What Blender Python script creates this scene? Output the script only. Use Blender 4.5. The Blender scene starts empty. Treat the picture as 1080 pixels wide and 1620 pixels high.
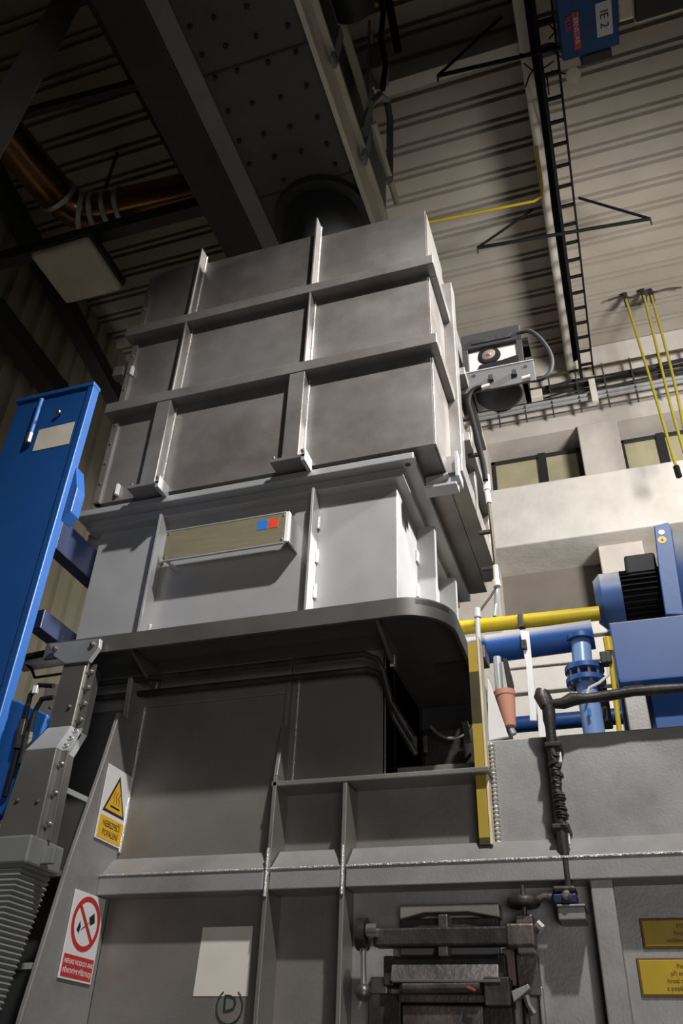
import bpy, bmesh, math, random
from mathutils import Vector, Matrix
random.seed(7)
SC = bpy.context.scene
COL = SC.collection
PI = math.pi

# ---------------------------------------------------------------- camera
EYE = Vector((0, 0, 1.6))
YAW, PIT, ROL, FPX = 0.340002, 0.618771, 0.041188, 1309.95
FW = Vector((-math.sin(YAW) * math.cos(PIT), math.cos(YAW) * math.cos(PIT), math.sin(PIT)))
_r = Vector((math.cos(YAW), math.sin(YAW), 0))
_u = _r.cross(FW)
RT = math.cos(ROL) * _r + math.sin(ROL) * _u
UP = -math.sin(ROL) * _r + math.cos(ROL) * _u
cd = bpy.data.cameras.new('camera')
cam = bpy.data.objects.new('camera', cd)
COL.objects.link(cam)
cam.matrix_world = Matrix((
    (RT.x, UP.x, -FW.x, EYE.x), (RT.y, UP.y, -FW.y, EYE.y), (RT.z, UP.z, -FW.z, EYE.z), (0, 0, 0, 1)))
cd.sensor_fit = 'VERTICAL'
cd.sensor_height = 24.0
cd.lens = FPX * 24.0 / 1620
cd.clip_start = 0.05
cd.clip_end = 100
SC.camera = cam

# ---------------------------------------------------------------- world, lamps, exposure
W = bpy.data.worlds.new('hall_air')
SC.world = W
W.use_nodes = True
W.node_tree.nodes['Background'].inputs[0].default_value = (1.0, 0.97, 0.92, 1)
W.node_tree.nodes['Background'].inputs[1].default_value = 0.002


def area(name, loc, target, size, power, color, size_y=None, spread=PI):
    d = bpy.data.lights.new(name, 'AREA')
    d.energy = power
    d.color = color
    d.size = size
    if size_y:
        d.shape = 'RECTANGLE'
        d.size_y = size_y
    d.spread = spread
    o = bpy.data.objects.new(name, d)
    COL.objects.link(o)
    o.location = loc
    o.rotation_euler = (Vector(target) - Vector(loc)).to_track_quat('-Z', 'Y').to_euler()
    return o


def spot(name, loc, target, power, color, angle, blend, radius):
    d = bpy.data.lights.new(name, 'SPOT')
    d.energy = power
    d.color = color
    d.spot_size = math.radians(angle)
    d.spot_blend = blend
    d.shadow_soft_size = radius
    o = bpy.data.objects.new(name, d)
    COL.objects.link(o)
    o.location = loc
    o.rotation_euler = (Vector(target) - Vector(loc)).to_track_quat('-Z', 'Y').to_euler()
    return o


# reflector lamp of the hall in front and to the right; added fill spots at right and rear left; added fill behind the eye
spot('high_bay_lamp', (1.2, -0.4, 6.7), (-0.68, 2.6, 3.40), 1450, (1.0, 0.98, 0.95), 58, 1.0, 0.10)
spot('back_wall_fill', (3.0, 2.8, 5.0), (0.5, 7.0, 6.7), 2000, (1.0, 0.96, 0.91), 88, 0.8, 0.6)  # added spot that brightens the back wall and the ceiling at right
spot('hood_side_fill', (3.8, 2.40, 6.4), (-0.6, 2.85, 4.55), 4500, (1.0, 0.98, 0.94), 34, 0.6, 0.12)  # added narrow spot that whitens the hood's right side and the ribs
spot('left_wall_fill', (-3.3, 5.2, 2.6), (-4.7, 6.3, 5.4), 260, (1.0, 0.96, 0.88), 56, 1.0, 0.5)  # added spot behind the furnace to lift the low left wall
area('front_fill', (1.6, -3.0, 1.2), (-0.7, 2.6, 2.1), 2.0, 17, (1.0, 0.97, 0.94), 2.0, 1.5)  # added soft fill behind the camera for the furnace front

SC.view_settings.view_transform = 'Standard'
SC.view_settings.look = 'None'
SC.view_settings.exposure = -0.15
SC.view_settings.gamma = 1.0
SC.view_settings.use_curve_mapping = False


# ---------------------------------------------------------------- helpers
def at(px, py, X=None, Y=None, Z=None):
    """the point where the sight line of a photograph pixel meets a plane X, Y or Z = const"""
    d = FW * FPX + RT * (px - 540) - UP * (py - 810)
    for i, v in enumerate((X, Y, Z)):
        if v is not None:
            return EYE + d * ((v - EYE[i]) / d[i])


def smooth(pts, n=5):
    p = [Vector(q) for q in pts]
    p = [p[0] * 2 - p[1]] + p + [p[-1] * 2 - p[-2]]
    out = []
    for i in range(1, len(p) - 2):
        a, b, c, d = p[i - 1], p[i], p[i + 1], p[i + 2]
        for k in range(n):
            t = k / n
            out.append(0.5 * (2 * b + (c - a) * t + (2 * a - 5 * b + 4 * c - d) * t * t + (3 * b - a - 3 * c + d) * t ** 3))
    out.append(p[-2])
    return out


class MB:
    def __init__(self):
        self.v = []
        self.f = []

    def add(self, vs, fs):
        n = len(self.v)
        self.v += [Vector(p) for p in vs]
        self.f += [tuple(n + i for i in f) for f in fs]
        return self

    def box(self, x0, x1, y0, y1, z0, z1):
        return self.add([(x0, y0, z0), (x1, y0, z0), (x1, y1, z0), (x0, y1, z0),
                         (x0, y0, z1), (x1, y0, z1), (x1, y1, z1), (x0, y1, z1)],
                        [(0, 3, 2, 1), (4, 5, 6, 7), (0, 1, 5, 4), (1, 2, 6, 5), (2, 3, 7, 6), (3, 0, 4, 7)])

    def prism(self, pts, vec):
        """closed polygon (3D points) swept along vec"""
        p = [Vector(q) for q in pts]
        vec = Vector(vec)
        n = len(p)
        nor = Vector((0, 0, 0))
        for i in range(n):
            nor += p[i].cross(p[(i + 1) % n])
        if nor.dot(vec) > 0:
            p.reverse()
        vs = p + [q + vec for q in p]
        fs = [tuple(range(n)), tuple(range(2 * n - 1, n - 1, -1))]
        for i in range(n):
            j = (i + 1) % n
            fs.append((i, i + n, j + n, j))
        return self.add(vs, fs)

    def tube(self, path, r, seg=12, caps=True):
        P = [Vector(p) for p in path]
        rs = r if isinstance(r, (list, tuple)) else [r] * len(P)
        t = (P[1] - P[0]).normalized()
        a = t.orthogonal().normalized()
        vs, fs = [], []
        for i, p in enumerate(P):
            if i == 0:
                tt = (P[1] - P[0]).normalized()
            elif i == len(P) - 1:
                tt = (P[-1] - P[-2]).normalized()
            else:
                tt = ((P[i + 1] - p).normalized() + (p - P[i - 1]).normalized())
                tt = tt.normalized() if tt.length > 1e-6 else t
            a = (a - tt * a.dot(tt))
            a = a.normalized() if a.length > 1e-6 else tt.orthogonal().normalized()
            b = tt.cross(a)
            for k in range(seg):
                an = 2 * PI * k / seg
                vs.append(p + (a * math.cos(an) + b * math.sin(an)) * rs[i])
        for i in range(len(P) - 1):
            for k in range(seg):
                k2 = (k + 1) % seg
                fs.append((i * seg + k, i * seg + k2, (i + 1) * seg + k2, (i + 1) * seg + k))
        if caps:
            fs.append(tuple(range(seg - 1, -1, -1)))
            fs.append(tuple(range((len(P) - 1) * seg, len(P) * seg)))
        return self.add(vs, fs)

    def lathe(self, c, axis, prof, seg=24):
        """prof: list of (distance along axis, radius)"""
        axis = Vector(axis).normalized()
        c = Vector(c)
        return self.tube([c + axis * (d + 1e-5 * i) for i, (d, _) in enumerate(prof)], [max(r, 1e-4) for _, r in prof], seg)

    def build(self, name, m, parent=None, bevel=0.0, smooth=False, seg=2):
        me = bpy.data.meshes.new(name)
        me.from_pydata([tuple(v) for v in self.v], [], self.f)
        me.validate()
        me.update()
        bm = bmesh.new()
        bm.from_mesh(me)
        bmesh.ops.recalc_face_normals(bm, faces=bm.faces)
        bm.to_mesh(me)
        bm.free()
        if m:
            me.materials.append(m)
        o = bpy.data.objects.new(name, me)
        COL.objects.link(o)
        if parent is not None:
            o.parent = parent
            o.matrix_parent_inverse = Matrix.Translation(world_loc(parent)).inverted()
        if smooth:
            for p in me.polygons:
                p.use_smooth = True
            me.set_sharp_from_angle(angle=math.radians(40))
        if bevel:
            b = o.modifiers.new('edge', 'BEVEL')
            b.width = bevel
            b.segments = seg
            b.limit_method = 'ANGLE'
            b.angle_limit = math.radians(40)
            b.harden_normals = False
        return o


LOC = {}


def world_loc(o):
    return LOC.get(o.name, Vector((0, 0, 0)))


def tag(o, label, cat, group=None):
    o['label'] = label
    o['category'] = cat
    if group:
        o['group'] = group
    return o


def thing(name, label, cat, loc=(0, 0, 0), group=None):
    o = bpy.data.objects.new(name, None)
    COL.objects.link(o)
    o.empty_display_size = 0.1
    o.location = loc
    LOC[o.name] = Vector(loc)
    return tag(o, label, cat, group)


def struct(o):
    o['kind'] = 'structure'
    return o


def text(name, s, org, xd, yd, h, m, parent, depth=0.0006, wscale=1.0, align='CENTER', bold=0.0):
    cu = bpy.data.curves.new(name, 'FONT')
    cu.body = s
    cu.size = 1.0
    cu.align_x = align
    cu.extrude = 0.0
    cu.offset = bold
    cu.resolution_u = 2
    ob = bpy.data.objects.new(name, cu)
    me = bpy.data.meshes.new_from_object(ob)
    bpy.data.objects.remove(ob)
    me.name = name
    xd, yd, org = Vector(xd).normalized(), Vector(yd).normalized(), Vector(org)
    n = xd.cross(yd)
    for v in me.vertices:
        v.co = org + xd * (v.co.x * h * wscale) + yd * (v.co.y * h) + n * depth
    me.materials.clear()
    me.materials.append(m)
    o = bpy.data.objects.new(name, me)
    COL.objects.link(o)
    if parent is not None:
        o.parent = parent
        o.matrix_parent_inverse = Matrix.Translation(world_loc(parent)).inverted()
    return o


# ---------------------------------------------------------------- materials
def mat(name, col, rough=0.5, metal=0.0, var=0.0, scale=6.0, bump=0.0, bscale=60.0, dirt=None, dirt_amt=0.0, dscale=2.0, stretch=(1, 1, 1), spec=0.5, dust=None):
    m = bpy.data.materials.new(name)
    m.use_nodes = True
    nt = m.node_tree
    N, L = nt.nodes, nt.links
    b = N['Principled BSDF']
    b.inputs['Roughness'].default_value = rough
    b.inputs['Metallic'].default_value = metal
    b.inputs['Specular IOR Level'].default_value = spec
    c = (*col, 1)
    b.inputs['Base Color'].default_value = c
    if var or dirt or bump:
        tc = N.new('ShaderNodeTexCoord')
        mp = N.new('ShaderNodeMapping')
        mp.inputs['Scale'].default_value = stretch
        L.new(tc.outputs['Object'], mp.inputs[0])
    sock = None
    if var:
        n = N.new('ShaderNodeTexNoise')
        n.inputs['Scale'].default_value = scale
        n.inputs['Detail'].default_value = 6
        L.new(mp.outputs[0], n.inputs['Vector'])
        r = N.new('ShaderNodeValToRGB')
        r.color_ramp.elements[0].position = 0.3
        r.color_ramp.elements[1].position = 0.7
        r.color_ramp.elements[0].color = (*[x * (1 - var) for x in col], 1)
        r.color_ramp.elements[1].color = (*[min(1, x * (1 + var)) for x in col], 1)
        L.new(n.outputs['Fac'], r.inputs[0])
        sock = r.outputs[0]
        mr = N.new('ShaderNodeMapRange')
        mr.inputs['To Min'].default_value = max(0.05, rough - 0.08)
        mr.inputs['To Max'].default_value = min(1, rough + 0.08)
        L.new(n.outputs['Fac'], mr.inputs['Value'])
        L.new(mr.outputs[0], b.inputs['Roughness'])
    if dirt:
        n2 = N.new('ShaderNodeTexNoise')
        n2.inputs['Scale'].default_value = dscale
        n2.inputs['Detail'].default_value = 8
        n2.inputs['Roughness'].default_value = 0.65
        L.new(mp.outputs[0], n2.inputs['Vector'])
        r2 = N.new('ShaderNodeValToRGB')
        r2.color_ramp.elements[0].position = 0.45
        r2.color_ramp.elements[1].position = 0.75
        r2.color_ramp.elements[0].color = (0, 0, 0, 1)
        r2.color_ramp.elements[1].color = (dirt_amt, dirt_amt, dirt_amt, 1)
        L.new(n2.outputs['Fac'], r2.inputs[0])
        mx = N.new('ShaderNodeMix')
        mx.data_type = 'RGBA'
        L.new(r2.outputs[0], mx.inputs[0])
        if sock:
            L.new(sock, mx.inputs[6])
        else:
            mx.inputs[6].default_value = c
        mx.inputs[7].default_value = (*dirt, 1)
        sock = mx.outputs[2]
    if dust:      # settled dust lying on surfaces that face up
        g = N.new('ShaderNodeNewGeometry')
        sx = N.new('ShaderNodeSeparateXYZ')
        L.new(g.outputs['Normal'], sx.inputs[0])
        mr2 = N.new('ShaderNodeMapRange')
        mr2.inputs['From Min'].default_value = 0.05
        mr2.inputs['From Max'].default_value = 0.45
        L.new(sx.outputs['Z'], mr2.inputs['Value'])
        mx2 = N.new('ShaderNodeMix')
        mx2.data_type = 'RGBA'
        L.new(mr2.outputs[0], mx2.inputs[0])
        if sock:
            L.new(sock, mx2.inputs[6])
        else:
            mx2.inputs[6].default_value = c
        mx2.inputs[7].default_value = (*dust, 1)
        sock = mx2.outputs[2]
    if sock:
        L.new(sock, b.inputs['Base Color'])
    if bump:
        n3 = N.new('ShaderNodeTexNoise')
        n3.inputs['Scale'].default_value = bscale
        n3.inputs['Detail'].default_value = 4
        L.new(mp.outputs[0], n3.inputs['Vector'])
        bp = N.new('ShaderNodeBump')
        bp.inputs['Strength'].default_value = bump
        bp.inputs['Distance'].default_value = 0.01
        L.new(n3.outputs['Fac'], bp.inputs['Height'])
        L.new(bp.outputs[0], b.inputs['Normal'])
    return m


M = {}
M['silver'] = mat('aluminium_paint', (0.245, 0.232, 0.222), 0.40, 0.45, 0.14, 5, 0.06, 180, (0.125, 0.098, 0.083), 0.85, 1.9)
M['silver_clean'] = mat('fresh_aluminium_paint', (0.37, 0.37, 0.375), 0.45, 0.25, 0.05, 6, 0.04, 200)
M['silver_dirty'] = mat('sooty_aluminium_paint', (0.255, 0.243, 0.228), 0.45, 0.5, 0.10, 4, 0.08, 120, (0.17, 0.14, 0.12), 0.6, 2.2)
M['silver_block'] = mat('worn_aluminium_paint', (0.36, 0.355, 0.35), 0.5, 0.45, 0.08, 5, 0.08, 120, (0.16, 0.14, 0.13), 0.7, 2.6)
M['duct_grey'] = mat('grey_sheet_metal', (0.135, 0.13, 0.122), 0.45, 0.5, 0.08, 6)
M['weld'] = mat('bright_weld', (0.75, 0.74, 0.72), 0.3, 0.8, 0.1, 80, 0.6, 220)
M['bolt'] = mat('zinc_bolt', (0.62, 0.60, 0.57), 0.3, 0.9)
M['soot'] = mat('sooty_black_steel', (0.035, 0.033, 0.032), 0.5, 0.5, 0.3, 12, 0.2, 60, (0.12, 0.10, 0.09), 0.6, 8)
M['iron'] = mat('burnt_steel', (0.13, 0.12, 0.115), 0.42, 0.7, 0.25, 14, 0.15, 70, (0.26, 0.18, 0.15), 0.6, 7)
M['black'] = mat('black_rubber', (0.010, 0.010, 0.011), 0.7, 0.0, 0.2, 20, spec=0.12)
M['cavity'] = mat('cavity_shade_black', (0.03, 0.03, 0.032), 0.6, 0.2)  # near-black colour stands in for shade in the furnace void and door gap
M['blue'] = mat('blue_enamel', (0.010, 0.070, 0.25), 0.45, 0.0, 0.06, 3, 0.02, 60)
M['blue_dark'] = mat('deep_blue_enamel', (0.015, 0.075, 0.26), 0.4, 0.0, 0.06, 3)
M['blue_fan'] = mat('fan_blue_enamel', (0.036, 0.085, 0.25), 0.45, 0.0, 0.08, 4, dust=(0.30, 0.31, 0.33))
M['blue_main'] = mat('dusty_blue_pipe', (0.010, 0.075, 0.30), 0.4, 0.0, 0.06, 4, dust=(0.36, 0.36, 0.38))
M['navy'] = mat('navy_black_and_shade', (0.006, 0.014, 0.050), 0.5)  # the cock's own dark tone; on the arms, shade put into the colour
M['dull_pink'] = mat('scorched_jamb', (0.20, 0.14, 0.125), 0.6, 0.2, 0.15, 10)
M['pipe_blue'] = mat('light_blue_pipe_paint', (0.16, 0.27, 0.50), 0.35, 0.0, 0.05, 6)
M['yellow'] = mat('yellow_pipe_paint', (0.50, 0.37, 0.012), 0.4, 0.0, 0.06, 8)
M['yellow_post'] = mat('yellow_post_paint', (0.40, 0.28, 0.028), 0.55, 0.0, 0.12, 10)
M['olive'] = mat('olive_stripe_paint', (0.052, 0.040, 0.013), 0.5, 0.0, 0.12, 10)
M['cream'] = mat('cream_edge_paint', (0.72, 0.62, 0.42), 0.45, 0.0, 0.15, 14)
M['plaster'] = mat('white_plaster', (0.66, 0.63, 0.59), 0.85, 0.0, 0.06, 4, 0.35, 18, (0.42, 0.38, 0.34), 0.4, 3)
M['concrete'] = mat('painted_concrete', (0.55, 0.51, 0.47), 0.8, 0.0, 0.07, 4, 0.2, 25, (0.33, 0.29, 0.26), 0.4, 3)
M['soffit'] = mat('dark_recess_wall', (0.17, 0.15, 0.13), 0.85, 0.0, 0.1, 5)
M['deck'] = mat('roof_sheet', (0.36, 0.325, 0.28), 0.55, 0.1, 0.08, 2.5, 0, 1, (0.30, 0.25, 0.20), 0.45, 1.2)
M['deck_left'] = mat('wall_sheet', (0.36, 0.33, 0.25), 0.6, 0.1, 0.08, 2)
M['steel_dark'] = mat('dark_structural_steel', (0.045, 0.045, 0.047), 0.5, 0.3, 0.15, 5)
M['bracket'] = mat('dull_zinc_plate', (0.10, 0.103, 0.105), 0.55, 0.2, 0.06, 6)
M['brace'] = mat('pale_grey_steel', (0.42, 0.42, 0.43), 0.5, 0.2, 0.08, 5)
M['steel_grey'] = mat('grey_structural_steel', (0.24, 0.245, 0.25), 0.5, 0.3, 0.1, 5)
M['crane_cream'] = mat('cream_crane_paint', (0.68, 0.64, 0.52), 0.45, 0.1, 0.1, 6)
M['beam_white'] = mat('off_white_beam_paint', (0.66, 0.62, 0.55), 0.6, 0.0, 0.08, 5)
M['plate'] = mat('platform_plate', (0.10, 0.10, 0.098), 0.55, 0.3, 0.12, 3)
M['copper'] = mat('coppery_duct', (0.40, 0.20, 0.09), 0.25, 0.9, 0.15, 4)
M['lampcover'] = mat('milky_lamp_cover', (0.60, 0.56, 0.46), 0.45, 0.0, 0.1, 4)
M['glass'] = mat('frosted_window_glass', (0.38, 0.35, 0.23), 0.25, 0.0, 0.15, 3, 0.1, 30)
M['frame'] = mat('black_window_frame', (0.018, 0.018, 0.018), 0.5)
M['white'] = mat('white_enamel', (0.80, 0.79, 0.78), 0.4, 0.0, 0.05, 8)
M['sign_white'] = mat('sign_white', (0.80, 0.78, 0.79), 0.4)
M['sign_amber'] = mat('sign_amber', (0.80, 0.46, 0.02), 0.45)
M['sign_yellow'] = mat('plate_yellow', (0.45, 0.30, 0.008), 0.45, 0.0, 0.1, 12)
M['sign_black'] = mat('sign_black', (0.02, 0.02, 0.022), 0.5)
M['sign_red'] = mat('sign_red', (0.55, 0.03, 0.03), 0.45)
M['dull_red'] = mat('dull_red_cap', (0.22, 0.02, 0.015), 0.6)
M['brown_ink'] = mat('brown_ink', (0.13, 0.06, 0.01), 0.5)
M['green_ink'] = mat('dark_green_ink', (0.008, 0.026, 0.016), 0.6)
M['brass'] = mat('brushed_nameplate', (0.43, 0.385, 0.25), 0.38, 0.6, 0.08, 8, 0, 1, None, 0, 1, (1, 1, 8))
M['logo_blue'] = mat('logo_blue', (0.03, 0.18, 0.60), 0.4)
M['logo_red'] = mat('logo_red', (0.70, 0.07, 0.03), 0.4)
M['terra'] = mat('terracotta_paint', (0.58, 0.27, 0.19), 0.7, 0.0, 0.08, 10)
M['paper'] = mat('pale_unpainted_patch', (0.62, 0.58, 0.53), 0.6, 0.0, 0.05, 8)
M['rubber_yellow'] = mat('yellow_hanging_cable', (0.34, 0.29, 0.03), 0.5)
M['grey_plastic'] = mat('dark_grey_plastic', (0.035, 0.035, 0.038), 0.65, spec=0.2)
M['cable_grey'] = mat('grey_conduit', (0.42, 0.43, 0.44), 0.4, 0.4)
M['floor'] = mat('hall_floor', (0.30, 0.29, 0.28), 0.7, 0.0, 0.1, 3)

D = 2.60   # plane of the furnace front

# ================================================================ SETTING
struct(MB().box(-5.2, 6, -5, 7.6, -0.2, 0).build('floor', M['floor']))
# ceiling: trapezoid roof sheet, flutes running along X
b = MB()
prof = []
y = -5.0
while y < 7.5:
    prof += [(y, 9.0), (y + 0.150, 9.0), (y + 0.156, 9.05), (y + 0.184, 9.05), (y + 0.190, 9.005), (y + 0.222, 9.005), (y + 0.228, 9.05), (y + 0.254, 9.05)]
    y += 0.26
pts = [(-5.2, yy, zz) for yy, zz in prof]
pts2 = [(6.0, yy, zz) for yy, zz in prof]
n = len(pts)
b.add(pts + pts2, [(i, i + 1, n + i + 1, n + i) for i in range(n - 1)])
b.box(-5.2, 6.0, -5, 7.6, 9.12, 9.2)
struct(b.build('ceiling', M['deck']))

# left wall: vertical sheet
b = MB()
prof = []
y = -1.0
while y < 7.5:
    prof += [(y, -5.0), (y + 0.12, -5.0), (y + 0.14, -5.04), (y + 0.20, -5.04)]
    y += 0.22
n = len(prof)
b.add([(xx, yy, 0) for yy, xx in prof] + [(xx, yy, 9.05) for yy, xx in prof], [(i, i + 1, n + i + 1, n + i) for i in range(n - 1)])
b.box(-5.3, -5.1, -1, 7.6, 0, 9.1)
struct(b.build('wall_left', M['deck_left']))

# back wall with window openings
YB = 7.40
wb = MB()
zt, zs, zl, zb = 7.80, 6.93, 6.20, 5.62
x0w, x1w, x2w = -0.88, 0.13, 0.55
wb.box(-5.1, 5.0, YB + 0.35, YB + 0.5, 0, 9.0)                   # wall behind the frame
wb.box(-5.0, 5.0, YB - 0.02, YB + 0.35, 7.80, 9.0)                  # upper concrete beam
struct_wall = struct(wb.build('wall_back', M['concrete']))
for k, (a, c) in enumerate(((-1.40, -0.88), (0.13, 0.55), (1.6, 2.05))):
    MB().box(a, c, YB - 0.06, YB + 0.34, 3.0, 7.80).build('pilaster', M['concrete'], struct_wall, 0.01)
sp = MB().box(-5.0, 4.5, YB - 0.30, YB + 0.30, zl, zs).build('spandrel', M['plaster'], struct_wall, 0.015)
sp['label'] = 'rough white plaster spandrel beam'
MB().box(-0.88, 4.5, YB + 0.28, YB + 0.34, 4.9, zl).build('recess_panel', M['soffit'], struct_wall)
for k in range(9):      # pale boards of the low wall behind the pipes
    MB().box(-1.3, 2.6, YB + 0.02 + 0.015 * (k % 2), YB + 0.26, 5.30 - 0.26 * k, 5.53 - 0.26 * k).build('board', M['plaster'], struct_wall, 0.012)


def window(idx, x0, x1, xm, z0, z1):
    yw = YB + 0.22
    fr = MB()
    t = 0.05
    fr.box(x0, x1, yw, yw + 0.06, z1 - t, z1)
    fr.box(x0, x1, yw, yw + 0.06, z0, z0 + t)
    fr.box(x0, x0 + t, yw, yw + 0.06, z0, z1)
    fr.box(x1 - t, x1, yw, yw + 0.06, z0, z1)
    o = struct(fr.build('window_%d' % idx, M['frame'], None, 0.006))
    MB().box(xm - 0.045, xm + 0.045, yw - 0.02, yw + 0.06, z0, z1).build('mullion', M['frame'], o, 0.006)
    MB().box(x0 + t, xm - 0.045, yw + 0.02, yw + 0.035, z0 + t, z1 - t).build('pane', M['glass'], o)
    MB().box(xm + 0.045, x1 - t, yw + 0.02, yw + 0.035, z0 + t, z1 - t).build('pane', M['glass'], o)


window(1, -0.88, 0.13, -0.30, zs, 7.72)
window(2, 0.55, 1.6, 0.98, zs, 7.72)

# roof steel
o = MB().box(0.125, 0.235, -5, 7.4, 8.62, 8.66).box(0.165, 0.19, -5, 7.4, 8.66, 9.0).build('roof_beam', M['beam_white'], None, 0.004)
tag(o, 'off-white steel roof beam running under the ceiling beside the black cable ladder', 'beam')
p0 = at(612, 112, Z=8.75)
p1 = at(845, 56, Z=8.75)
o = MB().box(p0.x - 0.8, 0.16, p1.y - 0.0, p1.y + 0.12, 8.72, 8.98).build('purlin', M['beam_white'], None, 0.004)
tag(o, 'cream purlin crossing under the ceiling sheets left of the roof beam', 'beam')

# cable ladder hung below the ceiling
lad = thing('cable_ladder', 'black cable ladder with rungs running along the ceiling under the roof beam', 'cable ladder', (0.3, 3, 8.4))
MB().box(0.255, 0.285, -1, 7.2, 8.36, 8.46).build('side_rail', M['black'], lad, 0.003)
MB().box(0.395, 0.412, -1, 7.2, 8.38, 8.44).build('side_rail', M['black'], lad, 0.003)
rung = None
for k in range(24):
    yk = 2.2 + k * 0.21
    if rung is None:
        rung = MB().box(0.285, 0.395, -0.012, 0.012, 8.39, 8.415).build('rung', M['black'], lad)
        rung.location.y = yk
    else:
        c = rung.copy()
        COL.objects.link(c)
        c.location.y = yk
for (u0, v0, u1, v1) in ((868, 38, 888, 62), (868, 62, 888, 38), (870, 78, 890, 92), (872, 112, 898, 118)):
    MB().tube([at(u0, v0, Z=8.37), at(u1, v1, Z=8.37)], 0.006, 6).build('brace_bar', M['black'], lad)
for pth in (((822, 85), (840, 88), (858, 72), (875, 68)), ((831, 138), (838, 118), (850, 108), (864, 122), (868, 150)), ((846, 115), (852, 150), (862, 190), (873, 226)), ((828, 100), (845, 112), (862, 106), (876, 96))):
    MB().tube(smooth([at(u, v, Z=8.55) for u, v in pth]), 0.006, 6).build('crossing_cable', M['black'], lad)
bundle = MB()
for k in range(5):
    xk = 0.215 + 0.012 * k
    bundle.tube([(xk + random.uniform(-.006, .006), yy, 8.47 + random.uniform(-.012, .012)) for yy in [i * 0.5 for i in range(-2, 15)]], 0.011, 6)
bundle.build('cable_bundle', M['black'], lad)

# inverted-T hangers across the ladder
for (lx, ly, rx, ry, sx, sy, tx, ty, lab) in (
        (755, 392, 1028, 346, 842, 332, 915, 313, 'black triangular ceiling hanger crossing the cable ladder, above the windows'),
        (692, 120, 890, 74, 790, 10, 880, 20, 'black triangular ceiling hanger crossing the roof beam, beside the blue box')):
    zh = 8.30
    a = at(lx, ly, Z=zh)
    c = at(rx, ry, Z=zh)
    hg = thing('ceiling_hanger', lab, 'hanger', (a + c) / 2, 'black triangular hangers')
    MB().tube([a, c], 0.017, 8).build('crossbar', M['black'], hg)
    ym = (a.y + c.y) / 2
    for q, (ux, uy) in ((a, (sx, sy)), (c, (tx, ty))):
        e = at(ux, uy, Y=ym)
        e = Vector((e.x, ym, min(e.z, 9.0)))
        MB().tube([q, e], 0.013, 8).build('stay', M['black'], hg)
        MB().tube([q, q - Vector((0, 0, 0.09))], 0.008, 6).build('hook', M['iron'], hg)

# yellow gas pipe on the ceiling
pp = [at(600, 368, Z=8.56), at(680, 351, Z=8.56), at(845, 318, Z=8.56), at(857, 310, Z=8.56), at(857, 295, Z=8.56), at(848, 232, Z=8.56)]
tag(MB().tube(pp, 0.014, 10).build('gas_pipe', M['yellow'], None, 0, True), 'thin yellow gas pipe bending along the ceiling beside the roof beam', 'pipe')

# blue hoist box at the top
zb_ = 8.0
hb = thing('hoist_box', 'blue hoist trolley box with white tag near the ceiling, top right', 'hoist', (0.6, 3.2, zb_))
xa, xb, ya, yb = 0.412, 0.82, 2.70, 3.392
MB().box(xa, xb, ya, yb, zb_, zb_ + 0.30).build('housing', M['blue'], hb, 0.008)
t0 = at(945, 20, Z=zb_)
t1 = at(970, 57, Z=zb_)
MB().box(0.668, 0.778, 3.05, 3.29, zb_ - 0.003, zb_).build('tag_plate', M['sign_white'], hb)
text('lettering', 'IE 2', (0.695, 3.17, zb_ - 0.004), (0, 1, 0), (1, 0, 0), 0.085, M['sign_black'], hb)
MB().box(0.505, 0.548, 3.06, 3.33, zb_ - 0.003, zb_).build('logo_band', M['logo_red'], hb)
text('logo_lettering', 'TERNSTAR', (0.514, 3.18, zb_ - 0.004), (0, 1, 0), (1, 0, 0), 0.045, M['sign_white'], hb, bold=0.01)
text('logo_lettering', 'PLUS', (0.455, 3.13, zb_ - 0.002), (0, 1, 0), (1, 0, 0), 0.05, M['logo_red'], hb, bold=0.02)
MB().lathe((0.47, 3.50, zb_ - 0.02), (0, -0.5, -1), [(0, 0.02), (0, 0.055), (0.05, 0.055), (0.05, 0.02)], 20).build('roller', M['crane_cream'], hb, 0, True)
MB().box(0.54, 0.76, 3.39, 3.47, zb_ - 0.01, zb_ + 0.16).build('motor_block', M['steel_dark'], hb, 0.01)
MB().box(0.82, 0.94, 2.7, 3.25, zb_ + 0.03, zb_ + 0.30).build('bearing_block', M['crane_cream'], hb, 0.02)
MB().box(0.94, 2.6, 2.7, 3.27, zb_ + 0.0, zb_ + 0.5).build('girder', M['steel_dark'], hb, 0.01)
MB().box(0.94, 2.6, 3.27, 3.30, zb_ + 0.05, zb_ + 0.45).build('girder_flange', M['crane_cream'], hb, 0.004)

# conduits and cable trays along the top of the back wall
tr = thing('cable_tray', 'wire cable tray with grey conduits along the back wall above the windows', 'cable tray', (0, 7.2, 8.1))
for zz, r, mm in ((8.52, 0.016, 'olive'), (8.30, 0.014, 'black'), (8.12, 0.022, 'cable_grey'), (8.06, 0.022, 'cable_grey'), (7.93, 0.010, 'iron')):
    MB().tube([(-1.6, 7.22, zz), (4, 7.22, zz)], r, 8).build('conduit', M[mm], tr)
post = None
for k in range(14):
    q = MB().box(-1.3 + 0.3 * k, -1.285 + 0.3 * k, 7.20, 7.25, 7.90, 8.54) if post is None else None
    if q:
        post = q.build('tray_rung', M['iron'], tr)
    else:
        c = post.copy()
        COL.objects.link(c)
        c.location.x += 0.3 * k
cb = MB()
for k in range(7):
    zz = 8.22 + 0.035 * k
    cb.tube([(-1.6 + 0.35 * i, 7.27 + random.uniform(-.02, .02), zz + random.uniform(-.03, .03)) for i in range(16)], 0.012, 6)
cb.build('cable_bundle', M['soot'], tr)
MB().box(-0.32, -0.18, 7.12, 7.2, 8.14, 8.26).build('junction_box', M['beam_white'], tr, 0.008)
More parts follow.
